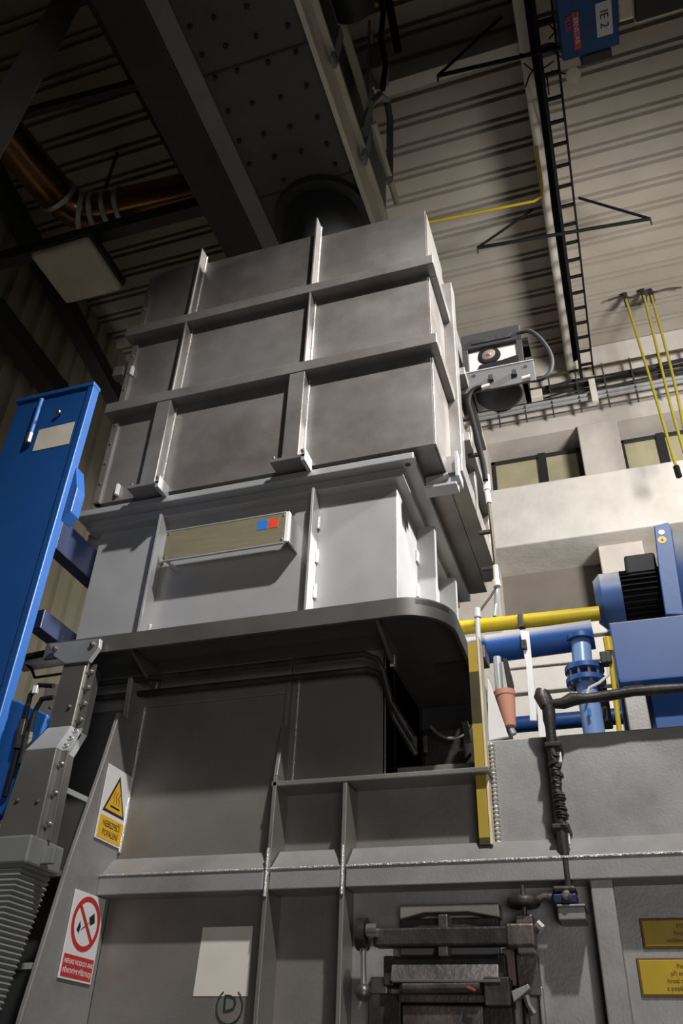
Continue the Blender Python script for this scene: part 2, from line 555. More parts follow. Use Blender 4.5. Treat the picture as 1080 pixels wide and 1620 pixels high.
MB().box(0.33, 0.40, 7.14, 7.2, 7.95, 8.28).build('junction_box', M['beam_white'], tr, 0.008)
MB().tube([(-0.62 + 0.11 * math.cos(i * PI / 8), 7.16, 8.18 + 0.1 * math.sin(i * PI / 8)) for i in range(17)], 0.025, 8).build('cable_coil', M['black'], tr, 0, True)
# pendant cables
fx = thing('pendant_rail', 'dark rail clamp under the ceiling from which yellow cables hang', 'rail', at(1020, 470, Z=8.9))
a, c = at(962, 474, Z=8.9), at(1078, 455, Z=8.9)
MB().tube(smooth([a.lerp(c, k / 6) + Vector((0, 0, (-0.02, 0.02, -0.03, 0.03, 0, 0.02, 0)[k])) for k in range(7)], 4), 0.010, 8).build('rail', M['soot'], fx)
YP = a.y
for (ax, ay) in ((990, 474), (1018, 468), (1030, 468)):
    q = at(ax, ay, Z=8.88)
    MB().box(q.x - 0.022, q.x + 0.022, q.y - 0.025, q.y + 0.025, 8.78, 8.98).build('clamp', M['soot'], fx, 0.008)
for i, (ax, ay, pts_, lab) in enumerate((
        (990, 474, ((1010, 540), (1040, 640), (1069, 738)), 'leftmost of three yellow cables hanging from the ceiling rail'),
        (1018, 468, ((1036, 540), (1060, 640), (1083, 720)), 'middle one of three yellow cables hanging from the ceiling rail'),
        (1030, 468, ((1050, 540), (1070, 620), (1086, 700)), 'rightmost of three yellow cables hanging from the ceiling rail'))):
    q = at(ax, ay, Z=8.8)
    path = [q] + [at(u, v, Y=q.y) for u, v in pts_]
    cobj = tag(MB().tube(smooth(path), 0.014, 8).build('pendant_cable', M['rubber_yellow'], None, 0, True), lab, 'cable', 'yellow pendant cables')
    e = path[-1]
    if i == 0:
        MB().tube([e, e + (path[-1] - path[-2]).normalized() * 0.12], 0.028, 8).build('plug', M['black'], cobj)

# ================================================================ CRANE / CHARGING PLATFORM above
pl = thing('charging_platform', 'large grey steel platform girder overhead with bolted underside and latticed side', 'platform', (-1.3, 2, 6.2))
ZP = 6.20
MB().box(-1.70, -0.965, -1.5, 7.2, ZP, ZP + 0.05).build('bottom_plate', M['plate'], pl)
bplate = bpy.data.objects['bottom_plate']
MB().box(-1.98, -1.72, -1.5, 7.2, ZP - 0.02, ZP + 2.75).build('girder_light_screen', M['steel_dark'], pl, 0.01)  # raised near the roof and lengthened, unseen, to keep light off the left ceiling
MB().box(-1.72, -1.60, 0.2, 3.75, ZP - 0.012, ZP).build('edge_strip', M['steel_grey'], pl, 0.003)
for yy in (1.35, 1.93, 2.72):
    MB().box(-1.6, -0.97, yy, yy + 0.012, ZP - 0.006, ZP).build('plate_seam', M['steel_dark'], pl)
bolt = None
for (u, v) in ((390, 10), (338, 27), (300, 42), (455, 40), (405, 57), (357, 72), (320, 86), (468, 82), (424, 98), (375, 111), (340, 122), (485, 135), (444, 153), (399, 163), (361, 175),
               (502, 185), (459, 200), (417, 211), (378, 222), (517, 227), (476, 238), (434, 247), (394, 259), (530, 259), (449, 284)):
    q = at(u, v, Z=ZP)
    if bolt is None:
        bolt = MB().lathe((0, 0, ZP), (0, 0, -1), [(0, 0.014), (0.016, 0.014), (0.016, 0.006), (0.022, 0.001)], 8).build('bolt', M['soot'], bplate)
        bolt.location.x, bolt.location.y = q.x - 0, q.y - 0
    else:
        c = bolt.copy()
        COL.objects.link(c)
        c.location.x, c.location.y = q.x, q.y
MB().lathe((-1.26, 2.98, 5.34), (0, 0, 1), [(0, 0.25), (0.80, 0.25), (0.80, 0.31), (0.86, 0.31)], 32).build('spigot', M['steel_dark'], pl, 0, True)
# right-hand lattice side
XR = -0.94
MB().box(XR - 0.03, XR, 0.4, 3.75, ZP - 0.06, ZP - 0.03).box(XR - 0.02, XR - 0.005, 0.4, 3.75, ZP - 0.03, ZP + 0.24).box(XR - 0.02, XR + 0.03, 0.4, 3.75, ZP + 0.24, ZP + 0.27).build('chord', M['crane_cream'], pl, 0.003)
q = at(540, 30, X=XR)
MB().box(XR - 0.03, XR + 0.02, 0.4, 3.3, q.z - 0.03, q.z + 0.03).build('chord', M['crane_cream'], pl, 0.003)
MB().box(XR - 0.10, XR - 0.08, 0.4, 3.6, ZP + 0.3, q.z + 0.5).build('web_panel', M['plate'], pl)
for (a_, b_) in (((524, 100), (536, 50)), ((573, 255), (586, 195)), ((581, 160), (584, 40)), ((573, 210), (588, 150))):
    A, B = at(*a_, X=XR + 0.01), at(*b_, X=XR + 0.01)
    d = (B - A)
    MB().prism([A + Vector((0, -0.035, 0)), A + Vector((0, 0.035, 0)), B + Vector((0, 0.035, 0)), B + Vector((0, -0.035, 0))], (0.02, 0, 0)).build('lattice_bar', M['steel_grey'], pl, 0.002)
XR2 = -0.86
path = [at(u, v, X=XR2) for u, v in ((586, 165), (600, 150), (612, 160), (617, 190), (616, 285))]
MB().tube(path, 0.025, 10).build('guard_rail', M['steel_grey'], pl, 0, True)
A, B = at(590, 195, X=XR2), at(628, 322, X=XR2)
MB().tube([A, B], 0.022, 8).build('guard_rail', M['crane_cream'], pl)
A, B = at(575, 0, X=XR2), at(592, 60, X=XR2)
q = at(600, 110, X=XR2)
MB().box(q.x - 0.05, q.x + 0.05, q.y - 0.08, q.y + 0.08, q.z - 0.12, q.z + 0.25).build('junction_box', M['steel_grey'], pl, 0.01)
q = at(556, 0, X=-0.85)
MB().lathe((q.x, q.y - 0.3, q.z), (0, 1, 0), [(0, 0.05), (0, 0.13), (0.38, 0.13), (0.42, 0.06)], 20).build('drive_motor', M['steel_dark'], pl, 0, True)
path = [at(u, v, X=-0.75) for u, v in ((600, -10), (606, 20), (602, 60), (610, 100), (605, 140))]
MB().tube(path, 0.02, 8).build('drag_cable', M['black'], pl, 0, True)
path = [at(u, v, X=-0.75) for u, v in ((612, -10), (622, 40), (630, 85))]
MB().tube(path, 0.03, 8).build('drag_cable', M['black'], pl, 0, True)

# ================================================================ UPPER LEFT: dark steel, copper duct, square lamp
A, B = at(35, 262, Z=8.0), at(120, 315, Z=8.0)
duct = thing('ventilation_duct', 'coppery round ventilation duct with an elbow under the dark ceiling', 'duct', at(150, 330, Z=8.0))
s1 = [at(-20, 175, Z=8.0), at(40, 250, Z=8.0), at(88, 306, Z=8.0)]
s2 = [at(98, 316, Z=8.0), at(118, 330, Z=8.0), at(145, 336, Z=8.0), at(172, 334, Z=8.0), at(190, 330, Z=8.0)]
s3 = [at(192, 329, Z=8.0), at(260, 314, Z=8.0), at(340, 296, Z=8.0)]
MB().tube(s1, 0.17, 24).build('duct_section', M['copper'], duct, 0, True)
MB().tube(s2, 0.165, 24).build('duct_elbow', M['copper'], duct, 0, True)
MB().tube(s3, 0.17, 24).build('duct_section', M['copper'], duct, 0, True)
for (u, v, k) in ((92, 310, 0), (130, 334, 1), (152, 336, 1), (175, 333, 1), (195, 328, 2)):
    p = at(u, v, Z=8.0)
    path = s1 if k == 0 else (s2 if k == 1 else s3)
    i = min(range(len(path) - 1), key=lambda j: (path[j] - p).length + (path[j + 1] - p).length)
    t = (path[i + 1] - path[i]).normalized()
    MB().tube([p - t * 0.02, p + t * 0.02], 0.182, 24).build('joint_band', M['weld'], duct, 0, True)

lampz = 7.2
a, b_, c, d_ = [at(u, v, Z=lampz) for u, v in ((50, 405), (140, 378), (187, 455), (105, 489))]
x0, x1, y0, y1 = (a.x + d_.x) / 2, (b_.x + c.x) / 2, (a.y + b_.y) / 2, (c.y + d_.y) / 2
lp = thing('ceiling_lamp', 'square milky ceiling lamp, switched off, hanging at the dark left side', 'lamp', ((x0 + x1) / 2, (y0 + y1) / 2, lampz))
MB().box(x0, x1, y0, y1, lampz, lampz + 0.07).build('cover', M['lampcover'], lp, 0.03, seg=3)
MB().box(x0 - 0.01, x1 + 0.01, y0 - 0.01, y1 + 0.01, lampz + 0.07, lampz + 0.15).build('housing', M['steel_dark'], lp, 0.01)
MB().tube([((x0 + x1) / 2, (y0 + y1) / 2, lampz + 0.15), ((x0 + x1) / 2, (y0 + y1) / 2, 9.0)], 0.015, 8).build('suspension_rod', M['steel_dark'], lp)


def steel(name, pa, pb, w, h, m, label, cat='beam'):
    pa, pb = Vector(pa), Vector(pb)
    t = (pb - pa).normalized()
    s = t.cross(Vector((0, 0, 1))).normalized() * (w / 2)
    return tag(MB().prism([pa - s, pa + s, pa + s + Vector((0, 0, h)), pa - s + Vector((0, 0, h))], pb - pa).build(name, m, None, 0.004), label, cat)


# pale diagonal brace, top left corner, close
pa, pb = at(-40, 262, Y=1.6), at(125, -30, Y=1.9)
steel('diagonal_brace', pa, pb, 0.17, 0.06, M['brace'], 'grey diagonal steel brace crossing the top left corner')
steel('crossbeam', at(-20, 425, Z=7.4), at(330, 330, Z=7.4), 0.10, 0.14, M['steel_dark'], 'black crossbeam running below the coppery duct')
steel('crossbeam', at(-40, 205, Z=7.8), at(300, 115, Z=7.8), 0.05, 0.1, M['steel_dark'], 'black crossbeam above the coppery duct, near the bolted platform')
steel('wall_girt', at(-20, 275, X=-4.7), at(180, 640, X=-4.7), 0.16, 0.2, M['steel_dark'], 'upper dark girt along the left sheet wall, passing the square lamp')
steel('wall_girt', at(-20, 500, X=-4.7), at(110, 665, X=-4.7), 0.18, 0.22, M['steel_dark'], 'lower dark girt along the left sheet wall, ending above the blue column')
steel('roof_truss_chord', at(150, -10, Z=8.5), at(330, 330, Z=8.5), 0.2, 0.25, M['steel_dark'], 'black roof truss chord left of the bolted platform')
p = at(112, 930, Y=7.2)
tag(MB().box(p.x + 0.05, p.x + 0.75, 7.0, 7.4, 0, 9.0).build('concrete_pillar', M['concrete'], None, 0.01), 'pale concrete pillar between the blue column and the silver hood', 'pillar')

# ================================================================ FURNACE BODY
SD, SB = M['silver_dirty'], M['silver_block']
fu = thing('furnace', 'grey painted melting furnace body with ribs, shelf and a sooty door', 'furnace', (-0.9, 3.0, 0))
XL, XB, XM, XV = -1.68, -0.73, -1.085, -0.835     # buttress, block corner, middle rib, lower divider
XE = -0.40                                        # left edge of the right-hand block
# skin
MB().box(-2.15, XL, D, D + 0.1, 2.2, 2.86).build('side_panel', M['duct_grey'], fu)  # darker grey than the front panel; shade left of the buttress set as colour
MB().box(XL, XM, D, D + 0.1, 0, 2.79).build('front_panel', SD, fu)
MB().box(-2.15, XM, D - 0.012, D + 0.1, 2.79, 2.93).build('top_strip', SD, fu, 0.003)
MB().box(XM, XB, D, D + 0.12, 2.45, 2.93).build('front_panel', SD, fu, 0.004)
MB().box(XB - 0.012, XB, D, D + 0.5, 2.45, 2.90).build('block_side', SD, fu, 0.003)
MB().box(XB, XE + 0.02, D + 0.145, D + 0.165, 2.40, 2.545).build('sill_panel', SD, fu, 0.003)
MB().box(XM, XV, D + 0.03, D + 0.12, 0, 2.45).build('front_panel', SD, fu)
MB().box(XV, XE + 0.02, D + 0.03, D + 0.12, 0, 2.45).build('front_panel', SD, fu)
MB().box(-2.1, XB, D + 0.12, 3.9, 0, 2.9).box(XB, 3.0, D + 0.9, 3.9, 0, 2.5).box(XB, XE + 0.02, D + 0.55, D + 0.6, 2.4, 2.92).build('core', M['cavity'], fu)
# buttress plate carrying the signs (front edge leaning out towards the foot)
def butt(z):
    return 2.36 - (2.7 - z) * 0.10
bp = [(XL, D, 2.87), (XL, 2.487, 2.87), (XL, 2.500, 2.715), (XL, 2.455, 2.715), (XL, 2.42, 2.52), (XL, 2.342, 2.17), (XL, 2.277, 1.77), (XL, 2.2, 1.0), (XL, 2.2, 0), (XL, D, 0)]
MB().prism(bp, (-0.022, 0, 0)).build('buttress', M['silver_block'], fu, 0.004)
bq = [(2.455, 2.715), (2.42, 2.52), (2.342, 2.17), (2.277, 1.77), (2.2, 1.0)]
MB().prism([(XL + 0.004, y, z) for y, z in bq] + [(XL + 0.004, y - 0.012, z) for y, z in reversed(bq)], (-0.016, 0, 0)).build('buttress_edge', M['silver_block'], fu, 0.003)
MB().tube([(XL + 0.006, D - 0.004, 2.86), (XL + 0.006, D - 0.004, 2.27)], 0.006, 8).build('weld_seam', M['weld'], fu)
# ribs
def rib(x, z0, z1, d0, d1, name='rib', m=None):
    return MB().prism([(x, D + 0.05, z0), (x, D - d0, z0), (x, D - d1, z1), (x, D + 0.05, z1)], (0.014, 0, 0)).build(name, m or SD, fu, 0.002)
rib(XM - 0.007, 1.0, 2.12, 0.085, 0.085)
rib(XM - 0.007, 2.12, 2.47, 0.08, 0.08)
rib(XM - 0.007, 2.47, 2.66, 0.08, 0.045)
rib(XM - 0.007, 2.66, 2.86, 0.03, 0.025)
rib(XV - 0.012, 1.0, 2.43, 0.085, 0.085)
for (xx, za, zb2) in ((XM + 0.0, 2.10, 2.24), (XV - 0.004, 2.10, 2.24)):
    MB().tube([(xx, D - 0.088, za), (xx, D - 0.088, zb2)], 0.006, 8).build('weld_seam', M['weld'], fu)
MB().tube([(XM + 0.03, D - 0.002, 2.46), (XM + 0.03, D - 0.002, 2.86)], 0.004, 6).build('weld_seam', M['weld'], fu)
# middle shelf plate
MB().box(XM - 0.012, XE + 0.02, D - 0.08, D + 0.05, 2.435, 2.452).build('shelf_plate', SD, fu, 0.003)
# horizontal beam (angle with a weld line) in three bays
for (xa_, xb_) in ((XL, XM - 0.01), (XM + 0.01, XV - 0.012), (XV + 0.006, 3.0)):
    MB().box(xa_, xb_, D - 0.085, D + 0.04, 2.120, 2.178).build('beam_lower', SB, fu, 0.003)
    MB().prism([(xa_, D - 0.085, 2.180), (xa_, D + 0.04, 2.180), (xa_, D + 0.04, 2.245), (xa_, D - 0.02, 2.245)], (xb_ - xa_, 0, 0)).build('beam_upper', SB, fu, 0.003)
    MB().tube([(xa_, D - 0.087, 2.179), (xb_, D - 0.087, 2.179)], 0.0035, 6).build('weld_seam', M['weld'], fu)
# right-hand block
MB().box(XE, 3.0, D, D + 0.9, 2.245, 2.56).build('side_block', SB, fu, 0.004)
MB().box(XV, -0.13, D + 0.01, D + 0.1, 0, 2.125).build('door_panel', SB, fu, 0.003)
MB().box(-0.125, 3.0, D + 0.02, D + 0.1, 0, 2.125).build('end_panel', SB, fu, 0.003)
MB().box(-0.128, -0.068, D - 0.07, D + 0.02, 0.0, 2.123).build('post_plate', SB, fu, 0.004)
# shelf with rounded right corner
rad = 0.17
xr = -0.445
yl = 2.295
pts = [(-1.95, D + 0.3), (-1.95, yl)]
for k in range(13):
    an = -PI / 2 + PI / 2 * k / 12
    pts.append((xr - rad + rad * math.cos(an), yl + rad + rad * math.sin(an)))
pts.append((xr - 0.01, 3.2))
outer = [(x, y) for x, y in pts[1:]]
MB().prism([(min(x, xr - 0.006) if x > -1 else x + 0.006, max(y, yl + 0.006), 2.925) for x, y in pts] + [(-0.9, 3.2, 2.925)], (0, 0, 0.02)).build('shelf_top', M['duct_grey'], fu)
lip = MB()
n_ = len(outer)
vv = []
for (x, y), (nx, ny) in zip(outer, [(0, 1)] + [(-math.cos(-PI / 2 + PI / 2 * k / 12), -math.sin(-PI / 2 + PI / 2 * k / 12)) for k in range(13)] + [(-1, 0)]):
    for (dx, zz) in ((0, 2.885), (0, 2.95), (0.012, 2.95), (0.012, 2.885)):
        vv.append((x + nx * dx, y + ny * dx, zz))
ff = []
for i in range(n_ - 1):
    for k in range(4):
        ff.append((i * 4 + k, i * 4 + (k + 1) % 4, (i + 1) * 4 + (k + 1) % 4, (i + 1) * 4 + k))
lip.add(vv, ff).build('shelf_lip', M['duct_grey'], fu, 0.0, True)
for xg in (-1.63, -0.70):
    MB().prism([(xg, yl + 0.02, 2.925), (xg, D, 2.925), (xg, D, 2.84), (xg, D - 0.04, 2.84)], (0.012, 0, 0)).build('gusset', M['duct_grey'], fu, 0.002)
    MB().box(xg - 0.002, xg + 0.014, D - 0.045, D - 0.035, 2.835, 2.875).build('gusset_weld', M['weld'], fu)
# conduits under the shelf
for zz, yy, name in ((2.865, 2.50, 'conduit'), (2.825, 2.54, 'conduit')):
    path = [(-1.95, yy, zz), (-1.0, yy, zz), (-0.78, yy, zz), (-0.735, yy + 0.01, zz - 0.02), (-0.715, yy + 0.02, zz - 0.07), (-0.70, yy + 0.06, zz - 0.16), (-0.64, yy + 0.12, zz - 0.27)]
    MB().tube(path, 0.011, 10).build(name, M['soot'], fu, 0, True)
# machinery in the recess
MB().box(XB + 0.06, XE, D + 0.24, D + 0.5, 2.50, 2.72).build('burner_body', M['soot'], fu, 0.02)
p = at(716, 1155, Y=D + 0.17)
MB().tube([(p.x - 0.08 + 0.16 * i / 10, p.y, p.z + 0.05 * (2 * i / 10 - 1) ** 2 - 0.03) for i in range(11)], 0.006, 8).build('bracket_ring', M['bolt'], fu, 0, True)
p = at(735, 1160, Y=D + 0.16)
MB().prism([(p.x - 0.012, p.y, p.z + 0.045), (p.x + 0.012, p.y, p.z + 0.045), (p.x + 0.02, p.y, p.z - 0.03), (p.x, p.y, p.z - 0.03)], (0, 0.02, 0)).build('clevis', M['bolt'], fu, 0.003)
for u in (655, 672):
    p = at(u, 1172, Y=D + 0.18)
    MB().box(p.x - 0.008, p.x + 0.008, p.y, p.y + 0.02, p.z - 0.04, p.z + 0.02).build('clevis', M['iron'], fu, 0.003)
# bright strip on the underside machinery
a, c = at(660, 1006, Y=D + 0.18), at(675, 1035, Y=D + 0.12)
MB().prism([a, a + Vector((0.022, 0, 0)), c + Vector((0.024, 0, 0)), c], (0, 0, 0.012)).build('light_edge', M['white'], fu)
p = at(690, 1040, Y=D + 0.15)
MB().box(p.x - 0.02, XE, p.y, p.y + 0.1, p.z - 0.02, p.z + 0.03).build('cross_member', M['iron'], fu, 0.004)
# stain-free patch, ink mark
a, c = at(305, 1516, Y=D), at(397, 1581, Y=D)
e, g = at(320, 1467, Y=D), at(400, 1517, Y=D)
pt = MB().add([at(u, v, Y=D - 0.002) for u, v in ((321, 1467), (400, 1465), (392, 1576), (305, 1576))], [(0, 1, 2, 3)]).build('bare_patch', M['paper'], fu)
text('ink_mark', 'D', at(362, 1601, Y=D - 0.002), (1, 0, 0), (0, 0, 1), 0.065, M['green_ink'], fu)
q = at(363, 1592, Y=D - 0.003)
MB().tube([q + Vector((0.042 * math.sin(an), 0, 0.045 * math.cos(an))) for an in [0.6 + (2 * PI - 1.2) * i / 24 for i in range(25)]], 0.0022, 6).build('ink_ring', M['green_ink'], fu)

# sign plates on the buttress
XS = XL + 0.003
def sign_base(name, label, z0, z1, y0, y1):
    t = thing(name, label, 'sign', (XS, (y0 + y1) / 2, z0))
    MB().box(XS, XS + 0.003, y0, y1, z0, z1).build('backing', M['sign_white'], t)
    return t
z0, z1, y0, y1 = 2.282, 2.527, 2.436, 2.599
ws = sign_base('warning_sign', 'yellow hot surface warning sign on the buttress plate', z0, z1, y0, y1)
X_ = XS + 0.004
ym = (y0 + y1) / 2
MB().box(XS + 0.003, X_, y0 + 0.006, y1 - 0.006, z0 + 0.006, z0 + 0.078).build('text_field', M['sign_amber'], ws)
MB().prism([(XS + 0.003, y0 + 0.012, z0 + 0.092), (XS + 0.003, y1 - 0.012, z0 + 0.092), (XS + 0.003, ym, z1 - 0.022)], (0.001, 0, 0)).build('triangle_border', M['sign_black'], ws)
MB().prism([(X_, y0 + 0.026, z0 + 0.100), (X_, y1 - 0.026, z0 + 0.100), (X_, ym, z1 - 0.040)], (0.001, 0, 0)).build('triangle_field', M['sign_amber'], ws)
MB().box(X_ + 0.001, X_ + 0.0015, ym - 0.03, ym + 0.03, z0 + 0.112, z0 + 0.118).build('pictogram_bar', M['sign_black'], ws)
for k in (-1, 0, 1):
    MB().tube([(X_ + 0.001, ym + 0.016 * k + 0.004 * math.sin(i), z0 + 0.125 + 0.0055 * i) for i in range(9)], 0.0014, 5).build('heat_wave', M['brown_ink'], ws)
text('lettering', 'NEBEZPEČÍ', (X_, ym, z0 + 0.047), (0, 1, 0), (0, 0, 1), 0.027, M['sign_black'], ws, bold=0.012, wscale=0.8)
text('lettering', 'POPÁLENÍ', (X_, ym, z0 + 0.018), (0, 1, 0), (0, 0, 1), 0.027, M['sign_black'], ws, bold=0.012, wscale=0.8)
z0, z1, y0, y1 = 1.872, 2.116, 2.392, 2.568
ps = sign_base('prohibition_sign', 'red and white no water prohibition sign low on the buttress plate', z0, z1, y0, y1)
ym = (y0 + y1) / 2
zc = z0 + 0.158
ring = MB()
for i in range(40):
    a0, a1 = 2 * PI * i / 40, 2 * PI * (i + 1) / 40
    ring.add([(X_, ym + r * math.cos(a_), zc + r * math.sin(a_)) for r, a_ in ((0.078, a0), (0.078, a1), (0.063, a1), (0.063, a0))], [(0, 1, 2, 3)])
ring.build('red_ring', M['sign_red'], ps)
s45 = 0.066 * 0.7071
MB().prism([(X_ + 0.0006, ym - s45 - 0.004, zc + s45 - 0.004), (X_ + 0.0006, ym - s45 + 0.004, zc + s45 + 0.004), (X_ + 0.0006, ym + s45 + 0.004, zc - s45 + 0.004), (X_ + 0.0006, ym + s45 - 0.004, zc - s45 - 0.004)], (0.0004, 0, 0)).build('red_bar', M['sign_red'], ps)
MB().prism([(X_, ym + 0.012, zc + 0.020), (X_, ym + 0.036, zc + 0.036), (X_, ym + 0.046, zc + 0.010), (X_, ym + 0.022, zc + 0.0)], (0.0005, 0, 0)).build('pictogram_bucket', M['sign_black'], ps)
MB().prism([(X_, ym - 0.045, zc - 0.022), (X_, ym - 0.034, zc + 0.004), (X_, ym - 0.026, zc - 0.012), (X_, ym - 0.030, zc - 0.030)], (0.0005, 0, 0)).build('pictogram_flame', M['sign_black'], ps)
for k in range(3):
    MB().tube([(X_, ym + 0.014 - 0.012 * k, zc + 0.006 - 0.008 * k), (X_, ym + 0.004 - 0.012 * k, zc - 0.004 - 0.008 * k)], 0.001, 5).build('pictogram_drop', M['sign_black'], ps)
MB().box(XS + 0.003, X_, y0 + 0.006, y1 - 0.006, z0 + 0.006, z0 + 0.066).build('text_field', M['sign_red'], ps)
text('lettering', 'NEHAS VODOU ANI', (X_, ym, z0 + 0.042), (0, 1, 0), (0, 0, 1), 0.018, M['sign_white'], ps, bold=0.02, wscale=0.95)
text('lettering', 'PĚNOVÝMI PŘÍSTROJI', (X_, ym, z0 + 0.017), (0, 1, 0), (0, 0, 1), 0.018, M['sign_white'], ps, bold=0.02, wscale=0.9)

# yellow plates on the right end panel
YE = D + 0.019
for (cs, label, lines, name) in (
        (((1010, 1452), (1080, 1449), (1080, 1502), (1019, 1502)), 'upper yellow warning plate with brown lettering on the end panel', ('POZOR', 'Bezpečnost', 'vzdálenost od dveří'), 'warning_plate'),
        (((1005, 1514), (1080, 1511), (1080, 1577), (1016, 1578)), 'lower yellow warning plate with brown lettering on the end panel', ('Pozor', 'při otevírání', 'hrozí nebezpečí', 'z popálení od par'), 'warning_plate')):
    q = [at(u, v, Y=YE) for u, v in cs]
    xl = q[0].x
    zt_, zb3 = q[0].z - 0.002, q[3].z
    xr_ = xl + 0.235
    t = thing(name, label, 'sign', (xl, YE, zb3), 'yellow plates')
    MB().box(xl, xr_, YE - 0.004, YE, zb3, zt_).build('border', M['brown_ink'], t, 0.012)
    MB().box(xl + 0.006, xr_ - 0.006, YE - 0.0055, YE - 0.003, zb3 + 0.006, zt_ - 0.006).build('field', M['sign_yellow'], t, 0.009)
    hh = (zt_ - zb3 - 0.024) / len(lines)
    for i, s in enumerate(lines):
        text('lettering', s, ((xl + xr_) / 2, YE - 0.0058, zt_ - 0.012 - hh * (i + 0.78)), (1, 0, 0), (0, 0, 1), hh * 0.85, M['brown_ink'], t, bold=0.01)

# ---------------------------------------------------------------- furnace door (working door with lever)
dr = thing('furnace_door', 'sooty furnace cleaning door with crossbar, lever and hand wheel at lower right', 'furnace door', at(700, 1500, Y=D))
Yd = D - 0.02
def qbox(name, u0, v0, u1, v1, ya, yb_, m, bev=0.004, par=None):
    um, vm = (u0 + u1) / 2, (v0 + v1) / 2
    xa_ = at(u0, vm, Y=ya).x
    xb_ = at(u1, vm, Y=ya).x
    za = at(um, v1, Y=ya).z
    zc_ = at(um, v0, Y=ya).z
    return MB().box(xa_, xb_, ya, yb_, za, zc_).build(name, m, par or dr, bev)
# hood strip with a sloping underside
a = at(632, 1432, Y=D - 0.05)
c = at(788, 1426, Y=D - 0.05)
zz = at(632, 1452, Y=D - 0.05).z
MB().prism([(a.x, D - 0.05, a.z), (c.x, D - 0.05, a.z), (c.x, D - 0.05, zz - 0.004), (c.x - 0.09, D - 0.05, zz + 0.012), (a.x + 0.07, D - 0.05, zz + 0.012), (a.x, D - 0.05, zz - 0.004)], (0, 0.06, 0)).build('lintel', M['silver_dirty'], dr, 0.003)
qbox('lintel_back', 632, 1452, 788, 1470, D - 0.03, D + 0.02, M['soot'])
qbox('crossbar', 590, 1466, 812, 1496, D - 0.11, D - 0.06, M['soot'], 0.006)
qbox('crossbar_end', 800, 1460, 845, 1497, D - 0.115, D - 0.05, M['iron'], 0.006)
qbox('end_lug', 815, 1446, 842, 1462, D - 0.10, D - 0.05, M['iron'], 0.004)
qbox('end_lug', 818, 1497, 846, 1508, D - 0.10, D - 0.03, M['silver_block'], 0.004)
qbox('side_plate', 818, 1508, 852, 1575, D - 0.04, D + 0.01, M['iron'], 0.003)
qbox('hanger_block', 692, 1446, 708, 1470, D - 0.09, D - 0.03, M['iron'])
qbox('hanger_block', 692, 1494, 708, 1512, D - 0.09, D - 0.03, M['silver_dirty'])
qbox('dark_gap', 632, 1497, 790, 1512, D - 0.02, D + 0.02, M['cavity'])
# door plate with curved lower part
a = at(620, 1512, Y=D - 0.07)
c = at(788, 1508, Y=D - 0.07)
zz = at(700, 1553, Y=D - 0.09).z
MB().prism([(a.x, D - 0.06, a.z), (a.x, D - 0.075, a.z - 0.01), (a.x, D - 0.10, zz), (a.x, D - 0.02, zz), (a.x, D, a.z)], (c.x - a.x, 0, 0)).build('door_leaf', M['iron'], dr, 0.004)
MB().tube([(a.x + 0.01, D - 0.102, zz), (c.x + 0.005, D - 0.102, zz)], 0.004, 6).build('leaf_edge', M['bolt'], dr)
qbox('leaf_side', 606, 1512, 622, 1560, D - 0.07, D, M['soot'])
qbox('leaf_side', 786, 1508, 800, 1560, D - 0.07, D, M['soot'])
qbox('inner_jamb', 795, 1500, 815, 1560, D - 0.03, D + 0.01, M['dull_pink'])
a, c = at(638, 1562, Y=D - 0.09), at(760, 1560, Y=D - 0.09)
MB().tube([a, c], 0.016, 12).build('hinge_roller', M['iron'], dr, 0, True)
a, c = at(738, 1562, Y=D - 0.11), at(752, 1568, Y=D - 0.11)
MB().tube([a, c], 0.005, 8).build('red_cap', M['dull_red'], dr)
qbox('lower_ledge', 630, 1572, 770, 1586, D - 0.08, D + 0.01, M['iron'])
qbox('lower_leaf', 636, 1590, 765, 1660, D - 0.07, D + 0.01, M['iron'])
qbox('side_cheek', 765, 1545, 806, 1592, D - 0.10, D, M['soot'])
qbox('side_cheek', 582, 1572, 634, 1660, D - 0.04, D + 0.01, M['soot'])
qbox('side_cheek', 765, 1592, 812, 1660, D - 0.05, D + 0.01, M['soot'])
qbox('clamp_foot', 585, 1545, 612, 1572, D - 0.04, D + 0.01, M['silver_dirty'])
# left lever
p = at(574, 1478, Y=D - 0.10)
MB().lathe((p.x - 0.015, p.y, p.z), (1, 0, 0), [(0, 0.01), (0, 0.042), (0.028, 0.042), (0.028, 0.01)], 20).build('lever_hub', M['soot'], dr, 0, True)
q = at(586, 1472, Y=D - 0.12)
MB().lathe((q.x - 0.01, q.y, q.z), (1, 0, 0), [(0, 0.004), (0, 0.018), (0.03, 0.018), (0.03, 0.004)], 12).build('lever_pin', M['bolt'], dr, 0, True)
e = at(575, 1566, Y=D - 0.13)
MB().tube([p, p.lerp(e, 0.35), p.lerp(e, 0.4), e], [0.012, 0.010, 0.008, 0.008], 10).build('lever', M['bolt'], dr, 0, True)
kb = MB()
kb.lathe(e - Vector((0, 0, 0.028)), (0, 0, 1), [(0.022 - 0.022 * math.cos(PI * i / 10), 0.022 * math.sin(PI * i / 10)) for i in range(11)], 16)
kb.build('lever_knob', M['iron'], dr, 0, True)
